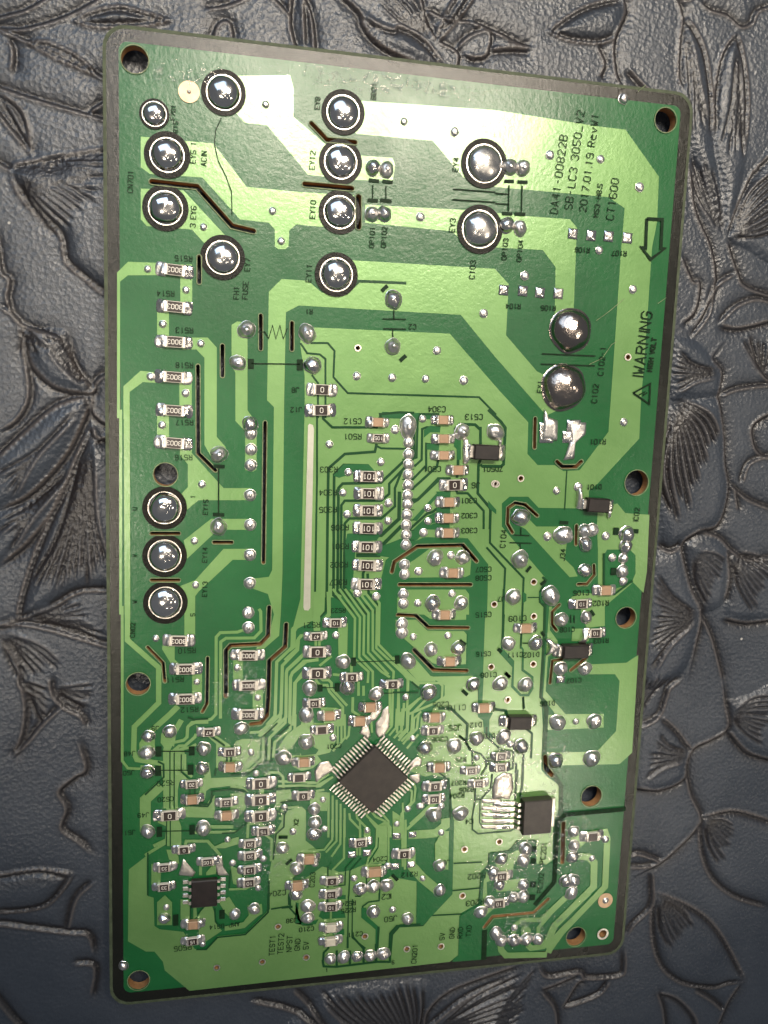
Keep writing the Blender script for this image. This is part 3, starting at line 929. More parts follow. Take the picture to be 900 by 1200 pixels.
# bottom centre columns
trace('e4', 15, [(235, 0), (235, 140), (180, 210), (70, 220)], [(265, 0), (265, 150), (190, 230)], [(292, 0), (292, 170), (230, 260)], [(320, 0), (318, 270), (240, 350), (235, 480)],
      [(430, 0), (430, 170)], [(410, 170), (410, 250)], [(430, 170), (430, 250)], [(500, 0), (550, 60), (545, 190), (490, 270), (475, 330)],
      [(725, 0), (730, 330)], [(750, 0), (748, 200)], [(745, 250), (745, 350)], [(225, 480), (225, 800)], [(205, 800), (205, 860)])
island('e4', [(570, 40), (620, 40), (620, 280), (600, 310), (560, 300), (490, 310), (560, 200), (565, 80)])
island('e4', [(665, 0), (715, 0), (715, 140), (660, 140)])
island('e4', [(390, 130), (410, 130), (410, 160), (350, 165), (350, 130)])
island('e4', [(455, 60), (500, 60), (510, 170), (460, 170)])
island('e4', [(770, 80), (905, 70), (905, 130), (770, 135)])
island('e4', [(765, 200), (820, 200), (820, 330), (765, 330)])
trace('e5', 60, [(280, 225), (420, 215), (490, 160), (490, 110)])
island('e5', [(415, 290), (470, 200), (515, 200), (510, 470), (420, 470)])
trace('e5', 66, [(250, 440), (330, 530), (450, 630)])
trace('e5', 14, [(190, 905 - 905), (195, 320)], [(212, 150), (208, 440)], [(20, 50), (90, 130), (90, 430)], [(240, 150), (400, 0)])

gap2('e1', 9, [(415, 240), (415, 640)], [(445, 250), (445, 640)], [(392, 720), (390, 905)], [(418, 720), (418, 905)], [(495, 260), (495, 385), (545, 430)], [(360, 240), (560, 238)][:2])
gap2('e1', 14, [(330, 310), (370, 330), (372, 420), (240, 545)], [(560, 610), (690, 610), (720, 545)])
gap2('d4', 14, [(240, 60), (285, 75), (385, 70)], [(400, 190), (500, 260)], [(255, 680), (380, 685), (405, 650), (410, 580), (540, 565), (640, 585)], [(440, 420), (430, 470)], [(515, 330), (515, 370)], [(545, 330), (545, 370)], [(255, 550), (255, 600)], [(290, 550), (290, 600)])
gap2('d5', 12, [(0, 465), (130, 455), (210, 380), (300, 360)], [(0, 560), (90, 570), (120, 590)], [(240, 565), (420, 560), (600, 555)], [(350, 660), (480, 640), (560, 640)], [(240, 480), (260, 470), (340, 475), (355, 500)], [(200, 590), (200, 610)], [(330, 720), (380, 740), (400, 700)],
     [(225, 200), (330, 100)], [(250, 200), (250, 340)], [(290, 215), (285, 350)], [(330, 190), (420, 110)])
gap2('e2', 12, [(20, 170), (20, 470)], [(320, 540), (320, 650)], [(370, 600), (420, 545)], [(490, 560), (495, 650), (530, 700)], [(520, 330), (500, 310)], [(600, 300), (590, 420)], [(870, 380), (865, 590), (705, 745), (510, 765), (430, 850), (360, 850)])
gap2('e3', 12, [(0, 155), (90, 150), (180, 80)], [(440, 0), (435, 110), (380, 160), (360, 340)], [(330, 490), (330, 690)])
gap2('d7', 10, [(510, 310), (470, 280)], [(600, 350), (690, 350)], [(600, 390), (680, 385)], [(560, 320), (590, 360), (600, 410), (560, 470)], [(700, 290), (790, 300)], [(640, 470), (632, 560)], [(520, 560), (520, 640)])
gap2('d3', 14, [(130, 470), (190, 520)], [(0, 545), (180, 545)])
gap2('c9', 9, [(490, 640), (560, 660), (640, 600)], [(515, 480), (515, 620)])
gap2('h8', 18, [(620, 480), (640, 498), (800, 500)])

# ------------------------------------------------------------------ solder and parts on the board
def fbm(x, y, z, s):
    return noise.noise(Vector((x * s, y * s, z * s)))


def dome_mesh(name, mat, seed, lump, rings=8, seg=22, flat=0.0, nub=0.0, octo=False):
    """unit solder dome: radius 1, height 1, flat collar at the foot, uneven surface"""
    v, f = [], []
    prof = [(1.07, 0.0), (1.0, 0.035), (0.965, 0.09)]
    for i in range(rings):
        t = (i + 0.6) / rings * math.pi / 2
        prof.append((0.94 * math.cos(t) ** (0.8 if flat else 1), 0.12 + (0.88 - flat) * math.sin(t)))
    if nub:
        prof = prof[:-1] + [(0.26, prof[-1][1]), (0.22, prof[-1][1] + nub), (0.10, prof[-1][1] + nub * 1.3)]
    for j, (r, z) in enumerate(prof):
        for i in range(seg):
            a = 2 * math.pi * i / seg
            rr = r
            if octo:
                q = (a % (math.pi / 4)) - math.pi / 8
                rr = r * (0.93 / math.cos(q) if j < 5 else 1)
            k = 1 + lump * fbm(math.cos(a) * rr + seed * 7.1, math.sin(a) * rr, z, 1.3) * (1 if j > 1 else 0.6)
            zz = z * (1 + lump * 0.7 * fbm(math.cos(a) * r, math.sin(a) * r + seed * 3.3, 5.0, 1.7))
            v.append((math.cos(a) * rr * k, math.sin(a) * rr * k, zz))
    for j in range(len(prof) - 1):
        for i in range(seg):
            f.append((j * seg + i, j * seg + (i + 1) % seg, (j + 1) * seg + (i + 1) % seg, (j + 1) * seg + i))
    f.append(tuple((len(prof) - 1) * seg + i for i in range(seg)))
    return mesh_from(name, v, f, mat, True)


BIG = [dome_mesh('terminal_joint', M['domesolder'], s, 0.05 + 0.025 * (s % 3), 10, 32, octo=(s % 3 == 1)) for s in range(4)]
BIGROUGH = [dome_mesh('terminal_joint', M['solder'], s + 9, 0.10, 10, 32) for s in range(2)]
JOINT = [dome_mesh('solder_joint', M['solder'] if s % 3 == 0 else M['dullsolder'], s + 20, 0.25, 7, 20, nub=0.10 if s % 3 else 0.0) for s in range(6)]
PIN = [dome_mesh('pin_joint', M['dullsolder'], s + 40, 0.15, 6, 18, flat=0.25, nub=0.22) for s in range(3)]
VIA = [dome_mesh('via', M['viasolder'], s + 60, 0.2, 4, 14, flat=0.2) for s in range(3)]
BALL = [dome_mesh('solder_ball', M['darksolder'], s + 80, 0.12, 14, 36) for s in range(2)]
ZS = BT + 0.13


def annulus(name, r0, r1, z, mat, seg=40):
    v = [(r0 * math.cos(2 * math.pi * i / seg), r0 * math.sin(2 * math.pi * i / seg), z) for i in range(seg)]
    v += [(r1 * math.cos(2 * math.pi * i / seg), r1 * math.sin(2 * math.pi * i / seg), z) for i in range(seg)]
    return mesh_from(name, v, [(seg + i, seg + (i + 1) % seg, (i + 1) % seg, i)[::-1] for i in range(seg)], mat)


def place(me, name, u, v, r, h, parent=board, rz=None, ax=1.0, z=ZS):
    p = bp(u, v)
    s = r / scale_at(u, v)
    return link(name, me, parent, (p[0], p[1], z), random.uniform(0, 6.28) if rz is None else rz, (s * ax, s, h))


RIMM = annulus('pad_rim', 0.94, 1.0, 0.0, M['tin'])
RINGM = annulus('ink_ring', 0.75, 1.0, 0.0, M['ringink'])
for i, (u, v, r, rr) in enumerate([(262, 109, 19.5, 25), (196, 182, 19.5, 26), (194, 244, 19.5, 26), (261, 302, 19, 25), (402, 132, 18.5, 24),
                                   (399, 190, 18.5, 24), (398, 249, 18, 23.5), (567, 192, 20, 25.5), (562, 269, 20, 25.5), (394, 322, 18.5, 24),
                                   (193, 595, 19, 25), (193, 651, 19, 25), (194, 706, 19, 25), (181, 134, 14, 16.5)]):
    s = scale_at(u, v)
    p = bp(u, v)
    rough = (u in (567, 562))
    j = place(BIGROUGH[i % 2] if rough else BIG[i % 4], 'terminal_joint', u, v, r, random.uniform(1.05, 1.45) * r / 19)
    link('ink_ring', RINGM, board, (p[0], p[1], BT + 0.19), 0, ((rr + 1.2) / s, (rr + 1.2) / s, 1))
    link('pad_rim', RIMM, board, (p[0], p[1], BT + 0.20), 0, (r * 1.045 / s, r * 1.045 / s, 1))
for i, (u, v, r) in enumerate([(668, 387, 23), (660, 454, 24.5)]):
    place(BALL[i], 'solder_ball', u, v, r, 2.1)

JOINTS = [('', 9, [(289, 386.5), (279, 425), (293, 497), (257, 532), (256, 617), (461, 351), (460, 406), (360, 391), (366, 428)]),
          ('', 8.2, [(510, 653), (542, 653), (506.7, 706.7), (540, 706.7), (504.7, 761), (536.7, 759), (478, 774), (402, 775), (407, 804.7), (363, 806),
                     (440.7, 812.7), (502, 811), (359, 836.7), (359, 868.7), (554, 801.7), (585.8, 800.8), (595.8, 754), (627.5, 753), (615, 802)]),
          ('', 7, [(657.5, 725.8), (686.7, 723.3), (656.7, 783.3), (685, 783.3), (732.7, 640), (729, 669), (730, 654), (685.8, 637.5), (685, 622), (694, 621), (685, 668)]),
          ('', 9, [(645, 698), (601, 699), (610, 606), (609, 655), (660, 627), (734, 626)]),
          ('', 8, [(652.7, 846), (696, 844.7), (650.5, 890.5), (693, 888), (590, 863), (610, 874), (532, 874), (558, 865), (498, 876), (508, 954), (539, 952.5),
                   (199, 856.7), (283, 853), (239, 876.7), (237.5, 900), (238, 970), (172.5, 881), (173, 904), (173, 973), (332.5, 887.5)]),
          ('', 7.2, [(174, 862.5), (368, 947.5), (369, 963), (368, 977), (331.3, 993), (347.5, 1016.7), (346.7, 1047.5), (360.8, 1061), (360.8, 1075),
                     (192.5, 1075), (275, 1070), (298, 1064), (422, 1041), (437, 1038), (453, 1036.7), (437.5, 1067.5), (477.5, 1076), (515, 1013), (514.5, 1043)]),
          ('', 6.6, [(387.3, 1123), (402.5, 1121), (418.5, 1120), (434, 1119), (449, 1117), (587.5, 1006), (615, 994), (613, 1008), (585, 1036.7), (613, 1036),
                     (612.5, 1050), (578, 1021.7), (563, 1068), (574, 1056), (601, 1051), (671.7, 974), (672.5, 990), (671, 1004), (671, 1031), (669, 1046),
                     (662, 1031.7), (581, 1093), (587, 1101.7), (601.7, 1101), (616, 1100), (630, 1100)]),
          ('', 8, [(437, 197), (453, 199), (436, 251), (450, 251), (596.5, 196), (612.5, 197), (593, 264), (609, 268), (730, 116), (145, 1131), (541, 506), (580, 506)])]
k = 0
for ctx, r, pts in JOINTS:
    for u, v in full(ctx, pts):
        k += 1
        rr = r * random.uniform(0.92, 1.08)
        if u in (145, 730):
            rr = 5.5
        place(JOINT[k % 6], 'solder_joint', u, v, rr, rr / 7.6 * random.uniform(0.75, 1.0), ax=random.uniform(1.0, 1.18))
for x, y in [(520, 145), (520, 195), (520, 240), (518, 285), (518, 330), (516, 375), (515, 415), (513, 462), (510, 507), (510, 550), (508, 593),
             (502, 680), (502, 722), (497, 810), (497, 852)]:
    k += 1
    u, v = full('c8', [(x, y)])[0]
    place(PIN[k % 3], 'pin_joint', u, v, 6.0, 0.5)
for u, v in [(471, 731), (471, 741), (294, 508), (294, 526.7), (294, 545), (293, 580), (293, 614.7), (293, 650), (292.7, 683), (291, 718), (291, 735)]:
    k += 1
    place(PIN[k % 3], 'pin_joint', u, v, 6.8, 0.55)
p = bp(478, 503)
place(JOINT[1], 'solder_joint', 478, 500, 9.0, 0.9, rz=math.pi / 2, ax=1.45)

VIAS = [('c1', [(755, 385), (785, 852)]), ('c2', [(500, 460), (722, 505), (572, 878)]), ('c3', [(240, 457), (463, 475), (635, 598), (457, 875)]),
        ('c4', [(237, 245), (482, 60), (823, 122), (405, 337), (303, 487), (470, 572), (250, 718), (403, 790)]),
        ('c5', [(850, 440), (645, 603), (293, 715), (448, 722), (595, 727), (762, 735)]), ('c6', [(605, 185), (565, 768), (130, 125)]),
        ('c7', [(300, 68), (475, 328), (442, 577), (447, 770)]),
        ('c8', [(172, 152), (460, 88), (398, 230), (582, 40), (255, 275), (232, 365), (250, 460), (432, 410), (430, 488), (605, 432), (605, 490), (585, 540), (705, 640), (563, 710), (560, 850), (710, 808), (295, 805), (377, 820)]),
        ('c9', [(307, 207), (268, 407), (523, 405), (552, 500), (600, 603), (402, 190)]), ('c10', [(273, 142), (453, 333), (630, 270), (720, 402), (690, 640)]),
        ('c11', [(578, 135), (730, 130), (545, 400)]), ('c12', [(467, 357)]), ('d5', [(145, 310), (650, 640), (660, 845), (440, 860), (180, 455), (380, 690), (720, 205)]),
        ('e3', [(500, 145), (725, 125), (75, 365), (40, 200), (655, 370), (255, 540), (290, 335)]), ('e4', [(480, 75), (688, 30), (388, 412), (660, 632), (870, 412), (625, 325)]),
        ('e5', [(460, 210), (330, 530), (150, 148), (225, 45), (320, 25)]), ('e2', [(150, 555), (405, 815), (835, 215)]), ('d7', [(80, 210), (530, 345), (130, 685), (280, 685), (765, 250)]),
        ('c15', [(613, 245), (672, 162), (272, 550), (672, 430)]), ('d2', [(320, 265)]), ('c1', [(418, 330)])]
for ctx, pts in VIAS:
    for u, v in full(ctx, pts):
        k += 1
        r = 4.3 if v < 760 else 3.6
        if abs(u - 221) < 1 and v < 120:
            r = 2.5
        place(VIA[k % 3], 'via', u, v, r * random.uniform(0.9, 1.1), 0.32, z=ZS + 0.03)
VR = annulus('via_ring', 0.66, 1.0, 0.0, M['tin'], 20)
for ctx, x, y in OPEN_VIAS:
    u, v = full(ctx, [(x, y)])[0]
    p, s = bp(u, v), scale_at(u, v)
    r = (6.6 if (ctx, x) == ('c15', 660) else 4.0) / s
    link('via_ring', VR, board, (p[0], p[1], BT + 0.17), 0, (r, r, 1))
for u, v, r in ((221.5, 108, 12.5), (709, 1054.7, 8.5)):
    p, s = bp(u, v), scale_at(u, v)
    link('bare_copper_pad', mesh_from('bare_copper_pad', *prism(circle((0, 0), r / s, 30), 0, 0.02), M['copper']), board, (p[0], p[1], BT + 0.14))

# bare pads waiting for parts
def pillow_mesh(name, mat, seed, n_=9):
    v, f = [], []
    for i in range(n_ + 1):
        for j in range(n_ + 1):
            x, y = i / n_ * 2 - 1, j / n_ * 2 - 1
            z = max(0.0, (1 - x ** 6) * (1 - y ** 6)) ** 0.5 * (0.75 - 0.25 * (x * x + y * y) + 0.30 * fbm(x + seed * 4, y, seed, 1.2))
            v.append((x * 0.5, y * 0.5, z))
    for i in range(n_):
        for j in range(n_):
            a_ = i * (n_ + 1) + j
            f.append((a_, a_ + n_ + 1, a_ + n_ + 2, a_ + 1))
    return mesh_from(name, v, f, mat, True)


PADS = [pillow_mesh('bare_pad', M['solder'], s_) for s_ in range(4)]
for u, v in [(590, 340), (612.5, 341), (632.5, 343), (654, 344), (671, 274), (692.5, 276), (713, 277), (735, 279)]:
    p, s = bp(u, v), scale_at(u, v)
    link('bare_pad', random.choice(PADS), board, (p[0], p[1], ZS), -0.04, (11 / s, 11 / s, 0.36))
for u, v in [(464.7, 979), (483.3, 977.5), (412.5, 1001), (430, 999), (463, 1014.7), (481.7, 1012.5), (291, 715), (656.7, 796), (640, 502), (640, 512), (672, 499), (667, 512)]:
    p, s = bp(u, v), scale_at(u, v)
    w = 16 if u in (640, 672, 667) else 9.5
    link('bare_pad', random.choice(PADS), board, (p[0], p[1], ZS), 0.03, (w / s, w * 0.8 / s, 0.36))


def tinned(ctx, pts, h=0.14, mat='tin', name='tinned_area'):
    """solder flooded over a bare area: uneven mound, higher inside than at its edge"""
    P_ = onboard(ctx, pts)
    if area2(P_) < 0:
        P_ = P_[::-1]
    Q_ = []
    for a_, b_ in zip(P_, P_[1:] + P_[:1]):
        for t in (0, 0.33, 0.67):
            Q_.append((a_[0] + (b_[0] - a_[0]) * t, a_[1] + (b_[1] - a_[1]) * t))
    c = np.mean(Q_, axis=0)
    n_ = len(Q_)
    v, f = [], []
    for k_, z_ in ((1.0, -0.05), (0.97, 0.35), (0.82, 0.8), (0.5, 1.05), (0.2, 1.1)):
        for x, y in Q_:
            X, Y = c[0] + (x - c[0]) * k_, c[1] + (y - c[1]) * k_
            v.append((X, Y, ZS + (z_ * (1 + 0.7 * fbm(X, Y, 1.0, 0.9)) * h if z_ > 0 else z_)))
    for r_ in range(4):
        f += [(r_ * n_ + i, r_ * n_ + (i + 1) % n_, (r_ + 1) * n_ + (i + 1) % n_, (r_ + 1) * n_ + i) for i in range(n_)]
    f.append(tuple(4 * n_ + i for i in range(n_)))
    return link(name, mesh_from(name, v, f, M[mat], True), board)


sv, sf = prism(onboard('c8', [(78, 70), (85, 62), (100, 68), (104, 85), (88, 870), (80, 882), (62, 880), (58, 868)]), ZS - 0.05, ZS + 0.02)
link('tinned_strip', mesh_from('tinned_strip', sv, sf, M['strip']), board)
tinned('c6', [(210, 745), (215, 710), (235, 745), (275, 760), (272, 850), (205, 845)], 0.5, 'dullsolder', 'solder_lump')
tinned('c6', [(325, 765), (400, 768), (398, 820), (350, 860), (345, 930), (300, 935), (320, 870), (330, 830)], 0.35, 'dullsolder', 'solder_lump')

tinned('c9', [(397, 188), (405, 182), (413, 190), (415, 240), (432, 262), (430, 285), (392, 278)], 0.7, 'dullsolder', 'solder_lump')
tinned('c9', [(525, 290), (545, 290), (543, 322), (530, 328)], 0.5, 'dullsolder', 'solder_lump')
tinned('e8', [(415, 350), (440, 345), (505, 400), (500, 430), (415, 465), (440, 410)], 0.6, 'dullsolder', 'solder_lump')
tinned('e8', [(670, 285), (710, 275), (715, 320), (690, 380), (645, 375), (670, 330)], 0.6, 'dullsolder', 'solder_lump')
tinned('h8', [(470, 260), (505, 250), (520, 340), (550, 350), (550, 400), (500, 480), (465, 470)], 0.5, 'dullsolder', 'solder_lump')
tinned('h8', [(775, 260), (810, 262), (800, 320), (775, 330)], 0.5, 'dullsolder', 'solder_lump')

# scratches in the mask
for pts in ([(698, 376), (712, 366), (731, 350)], [(690, 427), (705, 420), (716, 404), (722, 400)], [(770, 356), (780, 349)], [(747, 108), (756, 100)]):
    sv, sf = prism(ribbon(onboard('', pts), 0.09), BT + 0.19, BT + 0.194)
    link('scratch', mesh_from('scratch', sv, sf, M['edge']), board)

# ------------------------------------------------------------------ stroke lettering
GLYPH = {'0': '10-30-41-45-36-16-05-01-10', '1': '15-26-20', '2': '05-16-36-45-44-00-40', '3': '05-16-36-45-44-33-42-41-30-10-01|23-33', '4': '30-36-02-42',
         '5': '46-06-03-33-42-41-30-10-01', '6': '45-36-16-05-01-10-30-41-42-33-03', '7': '06-46-10', '8': '13-04-05-16-36-45-44-33-13-02-01-10-30-41-42-33',
         '9': '43-13-04-05-16-36-45-41-30-10-01', 'A': '00-26-40|12-32', 'B': '00-06-36-45-44-33-03|33-42-41-30-00', 'C': '45-36-16-05-01-10-30-41',
         'D': '00-06-26-44-42-20-00', 'E': '46-06-00-40|03-33', 'F': '46-06-00|03-33', 'G': '45-36-16-05-01-10-30-41-43-23', 'H': '00-06|40-46|03-43',
         'I': '20-26', 'J': '46-41-30-10-01', 'K': '00-06|46-02|13-40', 'L': '06-00-40', 'M': '00-06-23-46-40', 'N': '00-06-40-46', 'O': '10-30-41-45-36-16-05-01-10',
         'P': '00-06-36-45-44-33-03', 'Q': '10-30-41-45-36-16-05-01-10|22-40', 'R': '00-06-36-45-44-33-03|23-40', 'S': '45-36-16-05-04-13-33-42-41-30-10-01',
         'T': '20-26|06-46', 'U': '06-01-10-30-41-46', 'V': '06-20-46', 'W': '06-10-23-30-46', 'X': '00-46|06-40', 'Y': '06-23-46|23-20', 'Z': '06-46-00-40',
         '-': '13-33', '.': '20-21', '_': '00-40', '+': '03-43|21-25', 'e': '03-43-34-14-03-01-10-40', 'v': '04-20-44', '/': '00-46'}


def text_geo(s, h, lw):
    """flat strokes of a line of lettering, centred at the origin, height h"""
    g = h / 6.0
    V, F = [], []
    x = 0.0
    segs = []
    for ch in s:
        if ch == ' ':
            x += 4 * g
            continue
        adv = 2.2 if ch in 'I.' else 5.4
        off = -1 if ch in 'I.' else 0
        for pl in GLYPH[ch].split('|'):
            q = [(x + (int(t[0]) + off) * g * 0.92, int(t[1]) * g) for t in pl.split('-')]
            segs += list(zip(q, q[1:]))
        x += adv * g
    w = x - 1.4 * g
    for (a, b) in segs:
        d = np.array(b) - np.array(a)
        L = np.linalg.norm(d)
        d /= L
        n_ = np.array([-d[1], d[0]]) * lw / 2
        a2, b2 = np.array(a) - d * lw * 0.35, np.array(b) + d * lw * 0.35
        i = len(V)
        z = 0.0002 * (i % 9)
        for p_ in (a2 - n_, b2 - n_, b2 + n_, a2 + n_):
            V.append((p_[0] - w / 2, p_[1] - h / 2, z))
        F.append((i, i + 1, i + 2, i + 3))
    return V, F


ZT = BT + 0.205


def label(s, u, v, hpx, ang, name='printed_text', mat='silk', lw=0.85, z=ZT):
    sc = scale_at(u, v)
    me = mesh_from(name, *text_geo(s, hpx / sc, lw / sc), M[mat])
    p = bp(u, v)
    return link(name, me, board, (p[0], p[1], z), math.radians(ang))


def silk(ctx, w, *lines):
    for pts in lines:
        p = full(ctx, pts)
        s = scale_at(*p[0]) * CTX[ctx][2]
        v, f = prism(ribbon(onboard(ctx, pts), w / s), ZT - 0.01, ZT - 0.004)
        link('printed_line', mesh_from('printed_line', v, f, M['silk']), board)


# ------------------------------------------------------------------ chip resistors and capacitors
def fillet_mesh(seed, mat):
    """unit solder fillet: x 0..1 outwards, y -0.5..0.5, z 0..1"""
    v, f = [], []
    nx, ny = 7, 8
    for i in range(nx + 1):
        for j in range(ny + 1):
            t, q = i / nx, j / ny * 2 - 1
            z = (1 - t ** 1.6) ** 0.8 * (1 - abs(q) ** 5) ** 0.6
            nse = fbm(t * 2 + seed * 5, q, seed, 1.5)
            z = max(0.0, z * (0.86 + 0.55 * nse))
            x = t * (1 - 0.18 * abs(q) ** 4) + 0.10 * nse * t
            v.append((x, q * 0.5 * (1 + 0.1 * nse), z + 0.02))
    for i in range(nx):
        for j in range(ny):
            a = i * (ny + 1) + j
            f.append((a, a + ny + 1, a + ny + 2, a + 1))
    return mesh_from('solder_fillet', v, f, mat, True)


FIL = [fillet_mesh(s, M['dullsolder'] if s % 2 else M['solder']) for s in range(5)]
cache = {}


def shared(key, fn):
    if key not in cache:
        cache[key] = fn()
    return cache[key]


def chip(u, v, tot, wid, kind='res', mark='', ang=0.0, clen=None, hmm=None):
    """surface-mount chip: tot = length over the solder (px), wid = body width (px)"""
    sc = scale_at(u, v)
    big = tot > 32
    L = round((clen or tot * (0.58 if big else 0.54)) / sc, 1)
    Wd = round(wid / sc, 1)
    T = round(tot / sc, 1)
    h = hmm or (0.55 if kind == 'res' else 0.75)
    p = bp(u, v)
    name = 'chip_resistor' if kind == 'res' else 'chip_capacitor'
    tl = 0.13 * L
    rz = math.radians(ang + random.uniform(-1.6, 1.6))
    loc = (p[0], p[1], ZS)
    body_m = {'res': 'ceramic', 'cap': 'tan', 'pale': 'pale'}[kind]
    if kind == 'res':
        me = shared(('cer', L, Wd, h), lambda: mesh_from(name, *box(-L / 2 + tl, L / 2 - tl, -Wd / 2, Wd / 2, 0.02, h, 0.05), M[body_m]))
    else:
        me = shared((kind, L, Wd, h), lambda: mesh_from(name, *box(-L / 2 + tl, L / 2 - tl, -Wd / 2, Wd / 2, 0.02, h, 0.08), M[body_m]))
    o = link(name, me, board, loc, rz)
    if kind == 'res':
        gm = shared(('gl', L, Wd, h), lambda: mesh_from('glaze', *box(-L / 2 + tl * 1.35, L / 2 - tl * 1.35, -Wd / 2 + 0.08, Wd / 2 - 0.08, h - 0.03, h + 0.05, 0.03), M['glaze']))
        link('glaze', gm, o)
    tm = shared(('tm', L, Wd, h, kind), lambda: mesh_from('terminal', *box(0, tl * 1.2, -Wd / 2 - 0.03, Wd / 2 + 0.03, 0.01, h + 0.02, 0.08), M['tin']))
    for sgn in (1, -1):
        link('terminal', tm, o, (sgn * (L / 2 - tl * 1.2) if sgn > 0 else -L / 2 + tl * 1.2, 0, 0), 0 if sgn > 0 else math.pi)
        fl = (T - L) / 2 + 0.25
        link('solder_fillet', random.choice(FIL), o, (sgn * (L / 2 - 0.25), 0, 0.0), 0 if sgn > 0 else math.pi,
             (fl * random.uniform(0.9, 1.12), Wd * random.uniform(1.1, 1.28), h * random.uniform(0.8, 1.1)))
    if mark:
        hh = Wd * (0.46 if big and len(mark) < 4 else 0.40)
        tme = shared(('tx', mark, round(hh, 2)), lambda: mesh_from('marking', *text_geo(mark, hh, 0.085 if big else 0.065), M['white']))
        link('marking', tme, o, (0, 0, h + 0.056), math.pi)
    return o


for u, v in [(205, 317), (205, 360), (205, 401), (204, 442), (204, 481), (204, 519), (209.5, 750), (217.5, 783), (217.5, 818), (291, 767), (291, 802), (291, 836)]:
    chip(u, v, 44 if v < 600 else 39, 13 if v < 600 else 12, 'res', '3003', ang=-2 if v < 600 else -1)
for u, v in [(431.5, 558), (431.5, 578), (430.7, 598), (430.7, 618.7), (429.6, 640.5), (429.6, 662), (428.8, 684)]:
    chip(u, v, 36, 12, 'res', '101', ang=-1)
for u, v, t in [(376.8, 456.7, 37), (376, 480.7, 37), (531.3, 568, 34), (371.3, 763, 35), (371.7, 788, 35), (199, 954, 37), (305.3, 916.7, 36), (305.3, 935.8, 36), (305.3, 955, 36)]:
    chip(u, v, t, 12, 'res', '0', ang=1)
for u, v, mk in [(442.7, 513.3, '105'), (392.7, 729, '10'), (370, 744.7, '47'), (459.3, 800.7, '0'), (368, 823, '10'), (411.7, 792.5, '0'), (376.7, 854, ''), (350, 909.7, ''), (355, 931, '0'),
                 (244.7, 856.7, '47'), (269.5, 880, '11'), (224.7, 917.5, '20'), (265.3, 938.7, '22'), (215.8, 994, '0'), (192.8, 1015, '33'), (192.5, 1037.5, '33'), (243.3, 1008, '105'),
                 (225.8, 1100.8, '15'), (308.3, 972.5, '15'), (292.8, 987, '20'), (292.8, 1001, '20'), (292.5, 1017.5, '13'), (292, 1032.5, '10'), (388.3, 1030.5, '0'), (387.5, 1046, '10'),
                 (387.5, 1061, '10'), (422, 986, '20'), (472.8, 999, '0'), (506.7, 855, '0'), (509, 920, '0'), (508, 935, '10'), (551, 901.7, '33'), (560, 916.7, '33'), (586, 885, '10'),
                 (586, 898, '10'), (680, 707, '10'), (696, 741, '10'), (586.7, 1025, '10'), (583, 1056.7, '10'), (693, 978.7, '')]:
    small = (u, v) in ((586, 885), (586, 898), (551, 901.7), (560, 916.7))
    chip(u, v, 24 if small else 28, 8.5 if small else 9.5, 'res', mk, ang=1)
for u, v in [(442, 494.7), (518, 492), (518.7, 514), (518.7, 533.3), (535.5, 550.7), (524.8, 588), (524, 606.7), (524, 624), (529.3, 670.7), (520, 719.5), (526, 774), (433.3, 827.5),
             (421, 843.7), (385.3, 837.5), (355.8, 891.7), (508.3, 839.5), (565.8, 828.3), (513.7, 898), (269.7, 897.5), (225.3, 935.3), (265.8, 954), (226.3, 1081), (361.7, 1005),
             (348.3, 1035.8), (708, 691), (614.7, 735.3)]:
    chip(u, v, 28, 10, 'cap', ang=0)
chip(438.3, 1020, 30, 10, 'cap', clen=20)
for u, v in [(387.5, 1085), (387, 1101)]:
    chip(u, v, 28, 9.5, 'pale', ang=1)

# ------------------------------------------------------------------ integrated circuits
GW = {}


def lead(width, run, h, t=0.15):
    """gull-wing lead: from the body (x=0, height h) down to its foot at x=run"""
    prof = [(0, h), (run * 0.30, h), (run * 0.48, t), (run, t)]
    v, f = [], []
    for x, z in prof:
        v += [(x, -width / 2, z), (x, width / 2, z), (x, width / 2, z - t * 0.9), (x, -width / 2, z - t * 0.9)]
    for i in range(3):
        a = i * 4
        for q in range(4):
            f.append((a + q, a + 4 + q, a + 4 + (q + 1) % 4, a + (q + 1) % 4))
    f += [(0, 1, 2, 3), (15, 14, 13, 12)]
    return mesh_from('pin', v, f, M['tin'])


def ic(name, u, v, wmm, hmm_, thick, rz, rows, pitch, npins, pw, prun, mat, lbl=None):
    p = bp(u, v)
    o = bpy.data.objects.new(name, None)
    COL.objects.link(o)
    o.location = (p[0] * MM, p[1] * MM, ZS * MM)
    o.rotation_euler = (0, 0, rz)
    o.parent = board
    if lbl:
        o['label'] = lbl
    link('body', mesh_from('body', *box(-wmm / 2, wmm / 2, -hmm_ / 2, hmm_ / 2, 0.1, thick, 0.14), M[mat]), o)
    lm = lead(pw, prun, thick * 0.5)
    sm = mesh_from('pin_solder', *box(0, prun * 0.62, -pw * 0.62, pw * 0.62, -0.02, 0.10, 0.04), M['solder'])
    for a in rows:
        half = wmm / 2 if a % 180 == 0 else hmm_ / 2
        for i in range(npins):
            y = (i - (npins - 1) / 2) * pitch
            r = math.radians(a)
            x0 = half - 0.02
            pos = (x0 * math.cos(r) - y * math.sin(r), x0 * math.sin(r) + y * math.cos(r), 0)
            q = link('pin', lm, o, pos, r)
            x1 = half + prun * 0.42
            link('pin_solder', sm, o, (x1 * math.cos(r) - y * math.sin(r), x1 * math.sin(r) + y * math.cos(r), 0), r)
    return o


